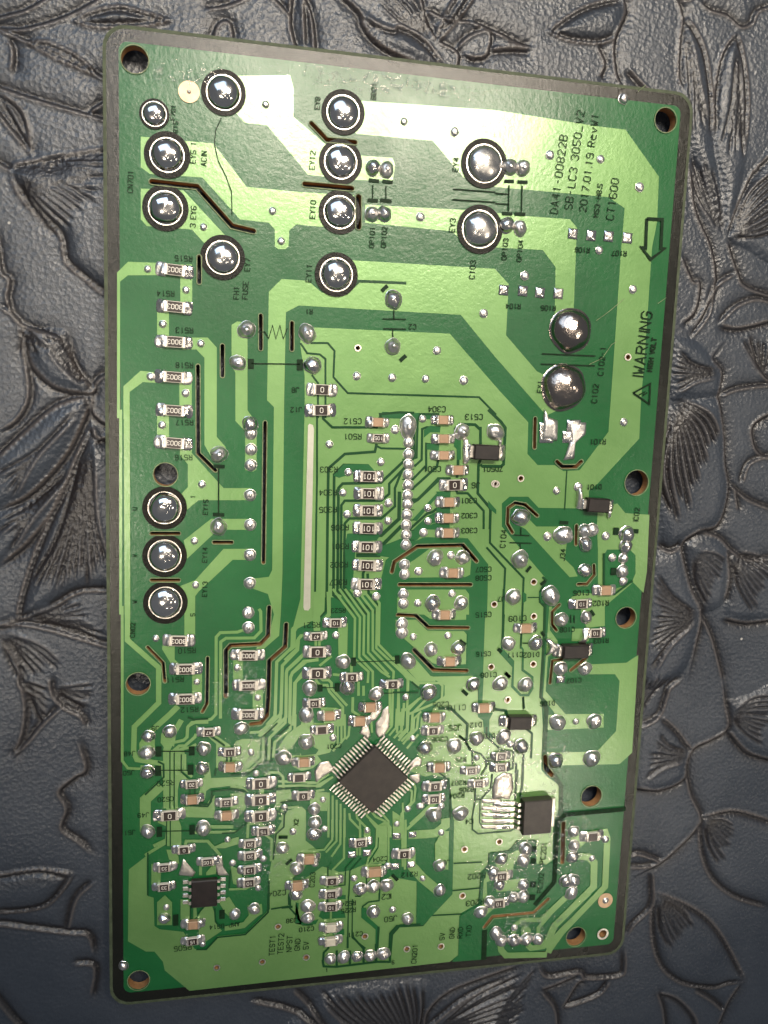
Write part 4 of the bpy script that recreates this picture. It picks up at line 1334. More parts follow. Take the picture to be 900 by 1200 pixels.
mc = ic('microcontroller', 436.5, 910, 7.9, 7.9, 1.15, math.radians(45), (0, 90, 180, 270), 0.595, 13, 0.24, 2.0, 'epoxy', 'square black chip with pins on four sides, turned like a diamond')
link('index_mark', mesh_from('index_mark', *prism(circle((0, 0), 0.34, 20), 0, 0.004), M['glaze']), mc, (-3.0, -3.0, 1.152))
op = ic('amplifier_chip', 239.5, 1043, 3.9, 4.4, 1.0, 0.0, (0, 180), 1.12, 4, 0.5, 1.25, 'darkepoxy', 'small black eight pin chip')
rg = ic('voltage_regulator', 625.5, 952, 5.0, 5.9, 1.7, math.radians(1), (180,), 1.02, 5, 0.52, 2.2, 'epoxy', 'thick black regulator chip with a metal tab and five leads')
link('tab', mesh_from('tab', *box(2.45, 3.5, -2.5, 2.5, 0.0, 0.5, 0.12), M['tin']), rg)
for i in range(5):
    y = (i - 2) * 1.02
    link('solder_finger', FIL[i % 5], rg, (-4.2, y, 0.02), math.pi, (3.0, 0.75, 0.35))


def diode(u, v, L, Wd, h, rz, mat, lw, lbl):
    p = bp(u, v)
    o = bpy.data.objects.new('diode', None)
    COL.objects.link(o)
    o.location = (p[0] * MM, p[1] * MM, ZS * MM)
    o.rotation_euler = (0, 0, rz)
    o.parent = board
    o['label'] = lbl
    v_, f_ = box(-L / 2, L / 2, -Wd / 2, Wd / 2, 0.08, h, 0.18)
    link('body', mesh_from('body', v_, f_, M[mat]), o)
    for s_ in (1, -1):
        link('lead', mesh_from('lead', *box(-0.3, 0.55, -lw / 2, lw / 2, 0.0, h * 0.55, 0.1), M['tin']), o, (s_ * L / 2, 0, 0), 0 if s_ > 0 else math.pi)
        link('solder_fillet', FIL[(s_ + 1) % 5], o, (s_ * (L / 2 + 0.3), 0, 0), 0 if s_ > 0 else math.pi, (1.1, lw * 1.25, h * 0.55))
    return o


diode(697, 591, 3.7, 2.2, 1.5, -0.05, 'darkepoxy', 1.5, 'black diode with a blob of solder at its left lead')
diode(567, 529.5, 4.0, 2.3, 1.5, -0.02, 'darkepoxy', 1.9, 'speckled black zener diode')
diode(671, 761, 4.4, 2.2, 1.5, 0.0, 'darkepoxy', 1.7, 'black diode beside two angled slots')
diode(606.5, 844, 3.8, 2.2, 1.4, -0.03, 'darkepoxy', 1.5, 'black diode spattered with flux')

# solder flooded round the processor's corner pins and regulator
for pts in ([(50, 440), (90, 380), (150, 368), (192, 425), (172, 440), (110, 480), (60, 520)], [(365, 172), (390, 120), (430, 118), (445, 190), (425, 215), (400, 190)],
            [(480, 100), (530, 40), (580, 30), (575, 130), (540, 190), (500, 205), (480, 170)], [(720, 380), (770, 340), (805, 350), (800, 400), (730, 415)],
            [(720, 470), (790, 455), (795, 510), (770, 530), (720, 490)]):
    tinned('d6', pts, 0.12)
tinned('d2', [(560, 830), (590, 750), (640, 730), (640, 800), (600, 860), (540, 880)], 0.12)
tinned('d2', [(650, 790), (690, 760), (700, 880), (625, 885)], 0.105)
tinned('d7', [(640, 560), (660, 490), (720, 450), (780, 460), (790, 560), (760, 640), (700, 630), (640, 640)], 0.2)
tinned('e2', [(270, 215), (355, 310), (340, 340), (235, 330)], 0.12)
tinned('e2', [(490, 240), (540, 190), (550, 270), (590, 330), (510, 335)], 0.12)
for y in (650, 700, 745, 790, 830):
    tinned('d7', [(565, y - 12), (700, y - 14), (705, y + 14), (565, y + 12)], 0.12)

# ------------------------------------------------------------------ printed marks
for s, u, v, h in [('DA41-00822B', 654.5, 204.5, 8.6), ('SB-LC3 3050_V2', 673, 188, 8.6), ('2017.01.19 RevW1', 690, 191, 8.0), ('MS3-H8.5', 700.5, 235, 5.4), ('CT1600', 717.5, 233.5, 8.4)]:
    label(s, u, v, h, 86)
label('IWARNING', 752.5, 404, 12, 86, lw=1.5)
label('HIGH VOLT', 763.5, 415.5, 5.0, 86, lw=1.4)
silk('', 2.0, [(741.5, 460.5), (761.5, 449.5), (760.5, 473.5), (741.5, 460.5)])
silk('', 1.6, [(748, 463), (755, 459), (753, 463.5), (758, 460)])
silk('', 3.4, [(757.5, 256.5), (775.5, 257.5), (774, 291.5), (778.5, 291.5), (762, 304), (751, 290), (756, 291), (757.5, 256.5)])
for s, u, v, h in [('EY5 1', 226.5, 179, 6), ('ACIN', 239, 186, 6), ('3 EY6', 226.5, 254, 6), ('EY12', 366, 188, 6), ('EY10', 366.5, 245.5, 6), ('EY4', 534, 193, 6), ('EY3', 530, 264, 6), ('CN701', 153, 213, 6),
                   ('EY7', 290, 310, 6), ('FH1', 277, 343, 6), ('FUSE', 287.5, 340, 6), ('C103', 553.5, 316, 6), ('OP103', 591.5, 292, 5.4), ('OP104', 609, 294, 5.4), ('OP101', 436, 278, 5.4), ('OP102', 450, 278, 5.4),
                   ('C102-1', 705, 423, 6), ('C102', 697, 461, 6), ('EY1', 632.5, 453, 5.4), ('EY11', 362, 320, 6), ('TEST1', 319, 1107, 6), ('TEST2', 329, 1105, 6), ('NPST', 339, 1105, 6), ('GND', 348.5, 1106, 6), ('5V', 358.5, 1107, 6),
                   ('CN201', 485.5, 1117, 5.4), ('5V', 518, 1096.5, 5.4), ('GND', 529.5, 1092.5, 5.4), ('RXD', 539, 1092, 5.4), ('TXD', 549, 1090, 5.4), ('PC201', 636.5, 999, 6), ('PC202', 633, 1034, 5.4), ('C104', 589.5, 631, 6), ('J34', 659, 650, 5.4),
                   ('IC02', 745.5, 603, 5.4), ('R15', 206, 149, 5.4), ('F701', 203, 132, 5), ('EY8', 372, 121, 5.4), ('BD01', 438, 107, 5.4), ('CN02', 155.5, 738, 5.4), ('C203', 366, 1030, 5.4), ('X2', 347, 963, 5)]:
    label(s, u, v, h, 88)
for s, u, v, h in [('R515', 215, 303, 6), ('R514', 194, 344, 6), ('R513', 216, 387, 6), ('R518', 216, 428, 6), ('R517', 216, 495, 6), ('R516', 215, 536, 6), ('R510', 219, 762, 6), ('R511', 205, 796, 6), ('R512', 222, 831, 6),
                   ('C512', 413, 493.5, 6), ('R501', 413, 511.5, 6), ('R303', 385, 550, 6), ('R304', 384, 577, 6), ('R305', 384, 597, 6), ('R306', 398, 618, 6), ('R301', 398, 640, 6), ('R302', 397, 661.5, 6), ('R307', 396, 682, 6),
                   ('C304', 511.5, 479.5, 6), ('C513', 555, 488.5, 6), ('C501', 506, 549.5, 6), ('ZD501', 577, 549.5, 5.4), ('J6', 557, 568.5, 6), ('C301', 549, 586.5, 5.4), ('C302', 549.5, 604, 5.4), ('C303', 549.5, 621.5, 5.4),
                   ('C507', 566, 667, 5.4), ('C508', 566, 677, 5.4), ('J7', 587, 701.5, 5.4), ('C109', 606, 724.5, 6), ('C111', 603, 767, 5.4), ('D102', 622, 767, 5.4), ('C105', 680.5, 694.5, 5.4), ('R102', 703.5, 706.5, 5.4),
                   ('C106', 664, 737.5, 5), ('R103', 704, 750.5, 5), ('C107', 672, 797, 5), ('D106', 641, 824, 5), ('R101', 700, 517.5, 5.4), ('D101', 695.5, 570.5, 5), ('R105', 642, 361, 5), ('R104', 601, 359, 5), ('R106', 682, 293, 5),
                   ('R107', 725, 297, 5), ('J8', 346, 457, 5.4), ('J12', 347, 480, 5.4), ('R1', 362, 365, 5), ('C2', 483, 383, 5.4), ('R521', 364.5, 732, 6), ('R523', 396, 715, 5), ('C110', 535, 829, 6), ('C205', 516, 825, 5.4),
                   ('J25', 533, 852.5, 6), ('D12', 557, 849, 5.4), ('C206', 515, 866, 5.4), ('D10', 573, 862, 5), ('R25', 539.5, 890, 5), ('C108', 572, 790.5, 5.4), ('R520', 194, 917, 6), ('C520', 194, 936, 5.4), ('J49', 168, 954.5, 5.4),
                   ('J48', 152, 882.5, 5.4), ('J50', 151, 905, 5.4), ('J51', 152, 975, 5.4), ('J9', 182, 853, 5.4), ('C204', 324.5, 1046, 6), ('J38', 341.5, 1078, 5), ('C210', 359, 1088, 5), ('C211', 416, 1094, 5), ('IC2', 453, 1050, 6),
                   ('J50', 457.5, 1076, 6), ('C204', 445, 1006, 5), ('R212', 479.5, 1024, 5.4), ('R202', 558, 1026, 6), ('R203', 556, 1057, 6), ('AMP-BG14', 263, 1084, 5), ('R505', 214, 1110, 6), ('R524', 408, 1058, 5), ('R225', 408, 1066, 5),
                   ('C201', 391, 874, 5), ('R207', 537, 917, 5), ('R205', 546, 925, 5), ('R204', 535, 932, 5), ('IC4', 550, 962, 5), ('J29', 520, 1010, 5), ('C515', 566, 720, 5.4), ('C516', 566, 766, 5)]:
    label(s, u, v, h, 182)
for s, u, v in [('U', 158, 596), ('V', 158, 651), ('W', 158, 705), ('1', 226, 582), ('5', 226, 720)]:
    label(s, u, v, 5, 90)
for s, u, v in [('EY15', 241, 594), ('EY14', 240, 650), ('EY13', 240, 690)]:
    label(s, u, v, 5.4, 88)
label('1', 383, 1136, 4, 0)
label('5', 460.5, 1127, 4, 0)

# printed symbols: jumper lines, capacitor plates, polarity bars
silk('c4', 5, [(750, 520), (768, 550), (785, 492), (800, 552), (817, 492), (832, 552), (850, 505)], [(720, 522), (752, 522)], [(692, 660), (905, 663)])
silk('c4', 26, [(690, 640), (690, 683)], [(905, 642), (905, 690)])
silk('c5', 5, [(455, 425), (455, 462)], [(450, 510), (450, 545)], [(405, 464), (508, 466)], [(408, 507), (508, 509)])
silk('c5', 17, [(402, 342), (427, 318)], [(482, 648), (508, 625)])
silk('c6', 5, [(205, 467), (440, 477)], [(200, 512), (437, 520)])
silk('c7', 6, [(548, 260), (548, 455)])
silk('c7', 16, [(525, 248), (575, 250)], [(523, 460), (573, 462)])
silk('c9', 14, [(320, 345), (358, 347)])
silk('c2', 14, [(345, 717), (390, 722)], [(405, 722), (450, 727)], [(340, 805), (385, 808)], [(395, 805), (445, 810)])
silk('c2', 5, [(362, 740), (362, 800)], [(420, 742), (420, 800)], [(715, 757), (900, 770)], [(712, 803), (900, 815)])
silk('c3', 13, [(40, 572), (82, 573)], [(98, 575), (142, 577)], [(30, 713), (75, 716)], [(85, 715), (132, 718)])
silk('c3', 5, [(60, 590), (58, 705)], [(118, 592), (115, 710)], [(0, 625), (60, 630)], [(0, 670), (60, 674)])
silk('e7', 20, [(278, 540), (310, 500)], [(378, 630), (412, 600)])
silk('e7', 7, [(190, 280), (300, 285)], [(160, 334), (315, 338)], [(240, 228), (240, 280)], [(235, 340), (235, 380)])
silk('e8', 20, [(730, 150), (755, 185)], [(135, 590), (165, 620)], [(385, 300), (405, 330)])
silk('e8', 7, [(590, 180), (590, 240)], [(615, 185), (615, 240)], [(250, 380), (290, 380)], [(260, 755), (258, 850)])
silk('c10', 26, [(285, 615), (285, 660)], [(430, 615), (430, 655)], [(283, 700), (283, 745)], [(425, 695), (425, 740)])
silk('c10', 5, [(298, 636), (418, 638)], [(296, 720), (412, 720)])
silk('c13', 24, [(288, 105), (288, 150)], [(432, 97), (432, 140)], [(360, 490), (360, 540)], [(563, 470), (563, 510)])
silk('c13', 5, [(300, 125), (420, 123)])
silk('d2', 34, [(445, 420), (445, 480)], [(752, 405), (752, 465)], [(330, 600), (330, 660)], [(210, 610), (210, 660)])
silk('d2', 6, [(460, 452), (740, 442)], [(225, 632), (320, 632)], [(650, 672), (890, 665)])
silk('d3', 24, [(470, 180), (512, 212)], [(488, 530), (525, 565)], [(790, 408), (822, 440)], [(738, 240), (765, 262)])
silk('e3', 22, [(398, 183), (462, 183)], [(450, 375), (492, 338)])
silk('e4', 22, [(655, 385), (695, 425)])
silk('c9', 30, [(556, 384), (580, 384)], [(545, 560), (570, 560)])
silk('c9', 18, [(642, 384), (666, 384)])
silk('e6', 40, [(497, 205), (530, 205)], [(490, 290), (525, 290)], [(485, 455), (525, 455)], [(480, 545), (520, 545)])
silk('c1', 4, [(560, 445), (535, 500), (530, 560), (545, 630), (580, 700), (605, 770), (607, 870)])
silk('d7', 16, [(405, 190), (450, 225), (485, 295)])
# printed line that divides the low-voltage corner
silk('', 5, [(732.5, 947.5), (662, 954), (653, 963), (649, 1033), (626, 1060)])
silk('', 6, [(567.5, 1089), (566.5, 1124)])

# flux residue: thin clear resin round hand-soldered places
def flux(u, v, ru, rv, seed):
    p, s = bp(u, v), scale_at(u, v)
    q = []
    for i in range(40):
        a = 2 * math.pi * i / 40
        k_ = 1 + 0.35 * fbm(math.cos(a) * 1.4, math.sin(a) * 1.4, seed, 1.3)
        q.append((ru / s * math.cos(a) * k_, rv / s * math.sin(a) * k_))
    v_ = [(0, 0, 0)] + [(x * 0.5, y * 0.5, 0) for x, y in q] + [(x, y, 0) for x, y in q]
    f_ = [(0, 1 + i, 1 + (i + 1) % 40) for i in range(40)] + [(1 + i, 41 + i, 41 + (i + 1) % 40, 1 + (i + 1) % 40) for i in range(40)]
    me = mesh_from('flux_residue', v_, f_, M['flux'])
    at_ = me.attributes.new('fade', 'FLOAT', 'POINT')
    at_.data.foreach_set('value', [1.0] * 41 + [0.0] * 40)
    link('flux_residue', me, board, (p[0], p[1], BT + 0.26 + 0.003 * seed))


for i, (u, v, a, b) in enumerate([(590, 905, 55, 62), (650, 905, 22, 50), (305, 880, 42, 40), (300, 945, 50, 40), (310, 1010, 30, 40), (600, 1020, 50, 45), (640, 970, 40, 40),
                                  (450, 98, 140, 14), (215, 88, 60, 18), (520, 880, 40, 50), (280, 805, 40, 40), (670, 1000, 25, 60), (620, 1085, 60, 25)]):
    flux(u, v, a, b, i)

# parts on the hidden side that the board stands on
CANM = None
for x, y, r in ((-26, 48, 5.0), (24, 44, 6.0), (-24, -50, 4.5), (22, -46, 5.0)):
    seg = 28
    prof = [(r * 0.93, 0.6), (r, 0.7), (r, 1.3), (r * 0.94, 1.5), (r, 1.68)]
    v_ = [(rr * math.cos(2 * math.pi * i / seg), rr * math.sin(2 * math.pi * i / seg), z) for rr, z in prof for i in range(seg)]
    f_ = [(j * seg + i, j * seg + (i + 1) % seg, (j + 1) * seg + (i + 1) % seg, (j + 1) * seg + i) for j in range(len(prof) - 1) for i in range(seg)]
    f_.append(tuple(range(seg))[::-1])
    link('capacitor_can', mesh_from('capacitor_can', v_, f_, M['can'], True), board, (x, y, 0))

# ------------------------------------------------------------------ embossed leather under the board
GX0, GX1, GY0, GY1, GS = -78.0, 100.0, -116.0, 108.0, 0.22
NX, NY = int((GX1 - GX0) / GS) + 1, int((GY1 - GY0) / GS) + 1
gx = GX0 + np.arange(NX) * GS
gy = GY0 + np.arange(NY) * GS
ridge = np.zeros((NY, NX), np.float32)
groove = np.zeros((NY, NX), np.float32)
pillow = np.zeros((NY, NX), np.float32)
halo = np.zeros((NY, NX), np.float32)


def smooth_line(pts, step=0.25):
    """Catmull-Rom through the points, resampled (mm)"""
    P = [np.array(p) for p in pts]
    P = [2 * P[0] - P[1]] + P + [2 * P[-1] - P[-2]]
    out = []
    for i in range(1, len(P) - 2):
        n_ = max(2, int(np.linalg.norm(P[i + 1] - P[i]) / step))
        for t in np.arange(n_) / n_:
            a, b, c, d = P[i - 1:i + 3]
            out.append(0.5 * (2 * b + (c - a) * t + (2 * a - 5 * b + 4 * c - d) * t * t + (3 * b - a - 3 * c + d) * t ** 3))
    out.append(P[-2])
    return np.array(out)


def splat(field, line, amp, sig, fade=0.0, rise=0.0):
    n_ = len(line)
    rad = int(sig * 3.2 / GS) + 1
    for i, (x, y) in enumerate(line):
        a = amp
        if fade:
            a *= min(1.0, (n_ - i) / (n_ * fade))
        if rise:
            a *= min(1.0, 0.25 + i / (n_ * rise))
        ix, iy = int((x - GX0) / GS), int((y - GY0) / GS)
        x0, x1, y0, y1 = max(ix - rad, 0), min(ix + rad + 2, NX), max(iy - rad, 0), min(iy + rad + 2, NY)
        if x0 >= x1 or y0 >= y1:
            continue
        d2 = (gx[None, x0:x1] - x) ** 2 + (gy[y0:y1, None] - y) ** 2
        s = a * np.exp(-d2 / (2 * sig * sig))
        np.maximum(field[y0:y1, x0:x1], s, out=field[y0:y1, x0:x1])


def onleather(ctx, pts):
    return [tuple(bp(u, v, 0.0)[:2]) for u, v in full(ctx, pts)]


def R(ctx, pts, amp=0.5, sig=0.21, side=1):
    """raised outline with a tooled groove beside it"""
    l = smooth_line(onleather(ctx, pts))
    splat(ridge, l, amp * 0.9, sig, 0.12, 0.12)
    t = np.gradient(l, axis=0)
    nrm = np.stack([-t[:, 1], t[:, 0]], 1) / (np.linalg.norm(t, axis=1)[:, None] + 1e-9)
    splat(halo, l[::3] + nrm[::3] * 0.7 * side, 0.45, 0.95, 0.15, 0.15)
    splat(groove, l + nrm * 0.52 * side, amp * 0.75, sig * 1.5, 0.1, 0.1)


def V(ctx, *lines, amp=0.42, sig=0.20):
    """fine vein: groove that fades out towards its end, with a thin ridge beside"""
    for pts in lines:
        l = smooth_line(onleather(ctx, pts))
        splat(groove, l, amp * 1.25, sig * 1.1, 0.12, 0.2)
        t = np.gradient(l, axis=0)
        nrm = np.stack([-t[:, 1], t[:, 0]], 1) / (np.linalg.norm(t, axis=1)[:, None] + 1e-9)
        splat(ridge, l + nrm * 0.5, amp * 0.75, sig, 0.15, 0.3)


def fan(ctx, apex, a, b, n_, bend=0.0, start=0.12, amp=0.42, sig=0.22):
    """veins from an apex to n points between a and b"""
    ap, a, b = np.array(apex, float), np.array(a, float), np.array(b, float)
    for i in range(n_):
        e = a + (b - a) * (i + 0.5) / n_ + rng.normal(0, 3, 2)
        s = ap + (e - ap) * start
        m = (s + e) / 2
        d = e - s
        m = m + bend * (i / n_ - 0.5) * np.array([-d[1], d[0]])
        e2 = s + (e - s) * rng.uniform(0.82, 1.05)
        V(ctx, [tuple(s), tuple(m), tuple(e2)], amp=amp, sig=sig)


def petal(ctx, pts, h=0.35, soft=2.2):
    """raise the closed outline into a pillow"""
    P = np.array(smooth_line(onleather(ctx, pts + pts[:1]), 0.8))
    lo, hi = P.min(0), P.max(0)
    x0, x1 = max(int((lo[0] - GX0) / GS), 0), min(int((hi[0] - GX0) / GS) + 1, NX)
    y0, y1 = max(int((lo[1] - GY0) / GS), 0), min(int((hi[1] - GY0) / GS) + 1, NY)
    if x0 >= x1 or y0 >= y1:
        return
    X, Y = np.meshgrid(gx[x0:x1], gy[y0:y1])
    ins = np.zeros(X.shape, bool)
    dm = np.full(X.shape, 1e9)
    for (ax, ay), (bx, by) in zip(P, np.roll(P, -1, 0)):
        c = ((ay > Y) != (by > Y))
        with np.errstate(divide='ignore', invalid='ignore'):
            xi = (bx - ax) * (Y - ay) / (by - ay) + ax
        ins ^= c & (X < xi)
        dm = np.minimum(dm, (X - ax) ** 2 + (Y - ay) ** 2)
    t = np.clip(np.sqrt(dm) / (soft * 0.7), 0, 1)
    pillow[y0:y1, x0:x1] = np.maximum(pillow[y0:y1, x0:x1], np.where(ins, h * (t * (2 - t)), 0))


# upper left
R('L1', [(-60, 95), (0, 70), (100, 40), (180, -10)])
R('L1', [(-60, 110), (0, 108), (90, 108), (230, 65), (350, 0), (400, -40)])
R('L1', [(255, 75), (330, 38), (420, 22), (520, 45), (605, 68)], side=-1)
R('L1', [(255, 75), (330, 96), (450, 96), (540, 85), (605, 68)])
petal('L1', [(255, 75), (330, 38), (420, 22), (520, 45), (605, 68), (540, 85), (450, 96), (330, 96)])
R('L1', [(-30, 95), (0, 110), (90, 150), (200, 210), (350, 272), (450, 310)])
R('L1', [(90, 150), (170, 150), (250, 185), (300, 220), (345, 268)], side=-1)
petal('L1', [(90, 150), (170, 150), (250, 185), (300, 220), (345, 268), (200, 210)])
R('L1', [(-60, 290), (0, 315), (120, 355), (350, 420), (450, 450)])
R('L1', [(315, 400), (350, 375), (400, 350)])
R('L1', [(0, 330), (60, 370), (95, 430), (112, 545)], side=-1)
R('L1', [(-30, 370), (30, 450), (112, 545)])
V('L1', [(0, 350), (50, 430), (105, 535)])
R('L1', [(25, 140), (45, 180), (40, 250)])
PET = [(30, 600), (60, 580), (130, 565), (190, 575), (240, 545), (350, 525), (430, 530), (430, 1050), (360, 1030), (300, 985), (230, 920), (210, 830), (150, 780), (70, 690)]
R('L1', PET[:7], side=-1)
R('L1', PET[7:] + PET[:1], side=-1)
petal('L1', PET, 0.5, 4)
fan('L1', (35, 600), (370, 540), (370, 690), 9, 0.1)
fan('L1', (45, 610), (370, 720), (200, 840), 8, 0.15)
R('L1', [(-20, 570), (30, 600)])
R('L1', [(-20, 800), (0, 950), (30, 985), (25, 1060), (70, 1140), (200, 1190), (260, 1230)])
fan('L1', (75, 1145), (60, 1240), (200, 1240), 5)
R('L1', [(0, 1080), (75, 1145), (80, 1260)])
# left middle flower
A = (322, 188)
P1 = [(80, -40), (95, 20), (120, 90), (200, 160), (322, 180), (290, 130), (260, 90), (240, 30), (225, -40)]
R('L2', P1, side=-1)
petal('L2', P1, 0.5, 3)
fan('L2', (322, 182), (140, -20), (220, -20), 5, 0.1)
R('L2', [(60, -60), (75, 0), (98, 150), (90, 220), (50, 280), (-10, 315)])
P2 = [(322, 192), (200, 230), (80, 330), (-20, 425), (-40, 600), (0, 590), (110, 530), (230, 400), (300, 260)]
R('L2', P2[:4], side=-1)
R('L2', P2[5:] + P2[:1], side=-1)
petal('L2', P2, 0.55, 3.5)
fan('L2', (310, 205), (-20, 460), (20, 580), 8, 0.15)
P3 = [(260, 430), (240, 470), (120, 560), (-10, 610), (-40, 800), (0, 785), (100, 700), (200, 570)]
R('L2', P3[5:] + P3[:1], side=-1)
petal('L2', P3, 0.45, 3)
fan('L2', (270, 430), (-20, 640), (20, 770), 6, 0.1)
P4 = [(315, 300), (240, 470), (130, 720), (75, 880), (60, 960), (75, 978), (180, 940), (280, 885), (380, 880), (430, 900), (430, 500), (350, 320)]
R('L2', P4[:7], side=1)
R('L2', P4[6:9], side=1)
petal('L2', P4, 0.55, 4)
fan('L2', (315, 320), (75, 930), (400, 850), 13, 0.1, amp=0.55, sig=0.24)
R('L2', [(322, 188), (345, 140), (380, 120), (420, 130)])
R('L2', [(322, 188), (330, 250), (380, 290), (420, 280)], side=-1)
R('L2', [(430, 320), (350, 340), (325, 300)])
R('L2', [(-20, 1010), (70, 1000), (180, 1020), (370, 1075), (450, 1090)])
R('L2', [(75, 978), (-20, 1005)])
fan('L2', (80, 985), (370, 1060), (260, 900), 8, 0.1)
fan('L2', (-10, 1020), (250, 1150), (60, 1200), 7, 0.15)
R('L2', [(0, 1060), (60, 1140), (70, 1220), (160, 1260)])
# lower left
R('L3', [(170, -20), (180, 40), (220, 90), (280, 120), (300, 160)])
R('L3', [(45, 260), (100, 210), (150, 150), (215, 90)])
R('L3', [(70, 0), (85, 90), (75, 180), (45, 260)])
fan('L3', (75, 0), (170, 20), (150, 170), 5)
fan('L3', (180, 30), (330, 10), (300, 110), 6)
R('L3', [(270, 200), (300, 300), (260, 330), (205, 380), (232, 440), (215, 510), (280, 560), (330, 610)])
R('L3', [(-40, 680), (0, 670), (140, 650), (262, 668)], side=-1)
R('L3', [(262, 668), (180, 770), (80, 800), (-20, 800)], side=-1)
petal('L3', [(-40, 680), (0, 670), (140, 650), (262, 668), (180, 770), (80, 800), (-40, 800)], 0.4)
R('L3', [(-40, 845), (0, 850), (240, 880), (310, 890), (330, 960)])
R('L3', [(240, 870), (270, 760), (330, 700)])
R('L3', [(-40, 1080), (40, 1180), (100, 1240)])
R('L3', [(260, 990), (330, 1000), (320, 1100)])
# bottom
B1 = [(100, 600), (180, 540), (290, 470), (560, 440), (620, 470), (590, 560), (560, 640), (400, 700)]
petal('L4', B1, 0.5, 4)
fan('L4', (560, 700), (170, 470), (600, 440), 15, 0.12, amp=0.5, sig=0.25)
R('L4', [(-20, 520), (100, 545), (180, 580), (240, 620)])
R('L4', [(130, 480), (180, 530), (240, 610)])
R('L4', [(590, 640), (600, 560), (680, 485), (840, 425), (930, 395)], side=-1)
R('L4', [(600, 620), (740, 515), (900, 445)], side=1)
fan('L4', (600, 640), (930, 420), (930, 620), 9, 0.1, amp=0.5)
fan('L5', (-80, 1230), (90, 1000), (30, 1190), 8, 0.1)
R('L5', [(90, 1000), (130, 1040), (235, 1025), (265, 1045), (380, 1035), (400, 1000), (395, 920)])
R('L5', [(105, 1080), (150, 1065), (230, 1030)], side=-1)
R('L5', [(175, 1150), (230, 1060), (260, 1050)], side=-1)
R('L5', [(175, 1150), (240, 1130), (310, 1100), (350, 1050)])
R('L5', [(105, 1090), (150, 1150), (160, 1230)])
R('L5', [(510, 1090), (530, 1150), (540, 1230)])
R('L5', [(510, 1090), (580, 1110), (640, 1170), (660, 1230)], side=-1)
R('L5', [(640, 1085), (700, 1120), (740, 1155)])
R('L5', [(800, 1060), (760, 1120), (720, 1210)])
# right lower fan leaves
R('L5', [(735, -20), (745, 60), (755, 160), (700, 200), (640, 230), (612, 290), (625, 390), (660, 470), (640, 520), (580, 580), (520, 630), (470, 655), (415, 680)])
LF = [(755, 60), (755, 160), (820, 235), (880, 262), (960, 275), (960, 0), (830, 40)]
petal('L5', LF, 0.35, 3)
R('L5', LF[1:5], side=-1)
fan('L5', (757, 110), (930, 30), (870, 220), 10, 0.2)
LF = [(635, 235), (610, 205), (580, 165), (530, 120), (440, 160), (430, 365), (520, 375), (600, 340), (612, 290)]
petal('L5', LF, 0.35, 3)
R('L5', LF[:4], side=1)
R('L5', LF[5:], side=-1)
fan('L5', (632, 255), (500, 160), (470, 345), 11, 0.2, start=0.15)
LF = [(668, 470), (780, 450), (900, 482), (960, 500), (960, 800), (900, 795), (780, 755), (700, 690), (662, 600), (655, 500)]
petal('L5', LF, 0.35, 3)
R('L5', LF[:4], side=-1)
R('L5', LF[5:] + LF[:1], side=-1)
fan('L5', (668, 480), (790, 500), (720, 640), 9, 0.2)
LF = [(500, 730), (600, 770), (680, 820), (740, 890), (800, 1000), (825, 1050), (760, 1060), (700, 1075), (600, 1060), (530, 1010), (495, 930), (485, 820)]
petal('L5', LF, 0.4, 3)
R('L5', LF[:6], side=-1)
R('L5', LF[5:] + LF[:1], side=-1)
fan('L5', (502, 745), (640, 830), (540, 940), 9, 0.2)
R('L5', [(405, 890), (430, 850), (490, 785), (495, 700), (490, 660)])
R('L5', [(415, 610), (450, 605), (520, 630)])
R('L5', [(415, 650), (450, 650), (490, 645)])
# right middle
R('L5', [(450, 160), (520, 120), (545, 60), (560, 20), (600, -10)])
fan('L5', (430, 150), (560, -20), (470, -20), 7, 0.1)
R('L6', [(740, 0), (700, 60), (735, 110), (720, 200), (740, 330), (740, 430), (755, 520), (720, 640), (640, 665), (590, 720), (620, 860), (660, 960), (640, 1080), (610, 1210)])
R('L6', [(830, -20), (860, 80), (890, 130), (930, 150)])
R('L6', [(735, 195), (800, 170), (930, 155)])
R('L6', [(930, 240), (850, 290), (845, 350), (870, 400), (930, 420)])
R('L6', [(760, 505), (830, 560), (930, 600)])
R('L6', [(780, 520), (790, 590)])
R('L6', [(810, 500), (840, 430), (930, 400)])
R('L6', [(510, 720), (550, 740), (590, 720)])
R('L6', [(640, 665), (720, 690), (770, 740), (830, 770), (930, 760)])
R('L6', [(750, 730), (755, 830), (740, 910)])
R('L6', [(660, 960), (700, 1050), (740, 1200)])
R('L6', [(740, 970), (820, 985), (930, 970)], side=-1)
petal('L6', [(560, -20), (640, 0), (700, 60), (730, 110), (720, 190), (600, 200), (550, 190)], 0.5, 3)
fan('L6', (730, 110), (560, 20), (560, 190), 8, 0.2, amp=0.5)
petal('L6', [(550, 230), (720, 200), (745, 330), (755, 520), (710, 650), (600, 710), (520, 700), (500, 400)], 0.6, 4)
fan('L6', (560, 190), (740, 330), (545, 690), 11, 0.25, amp=0.6, sig=0.28)
petal('L6', [(490, 740), (590, 730), (625, 860), (655, 960), (600, 1160), (460, 1200), (460, 800)], 0.5, 4)
fan('L6', (650, 960), (495, 800), (480, 1180), 17, 0.15, amp=0.5, start=0.05)
petal('L6', [(600, 720), (640, 670), (720, 690), (755, 760), (740, 910), (660, 950), (625, 860)], 0.4, 3)
fan('L6', (625, 740), (750, 760), (670, 930), 9, 0.2)
fan('L6', (760, 740), (930, 790), (830, 960), 9, 0.2)
petal('L6', [(755, 740), (830, 775), (930, 770), (930, 960), (820, 980), (745, 960)], 0.4, 3)
fan('L6', (890, 130), (930, -20), (800, -20), 5)
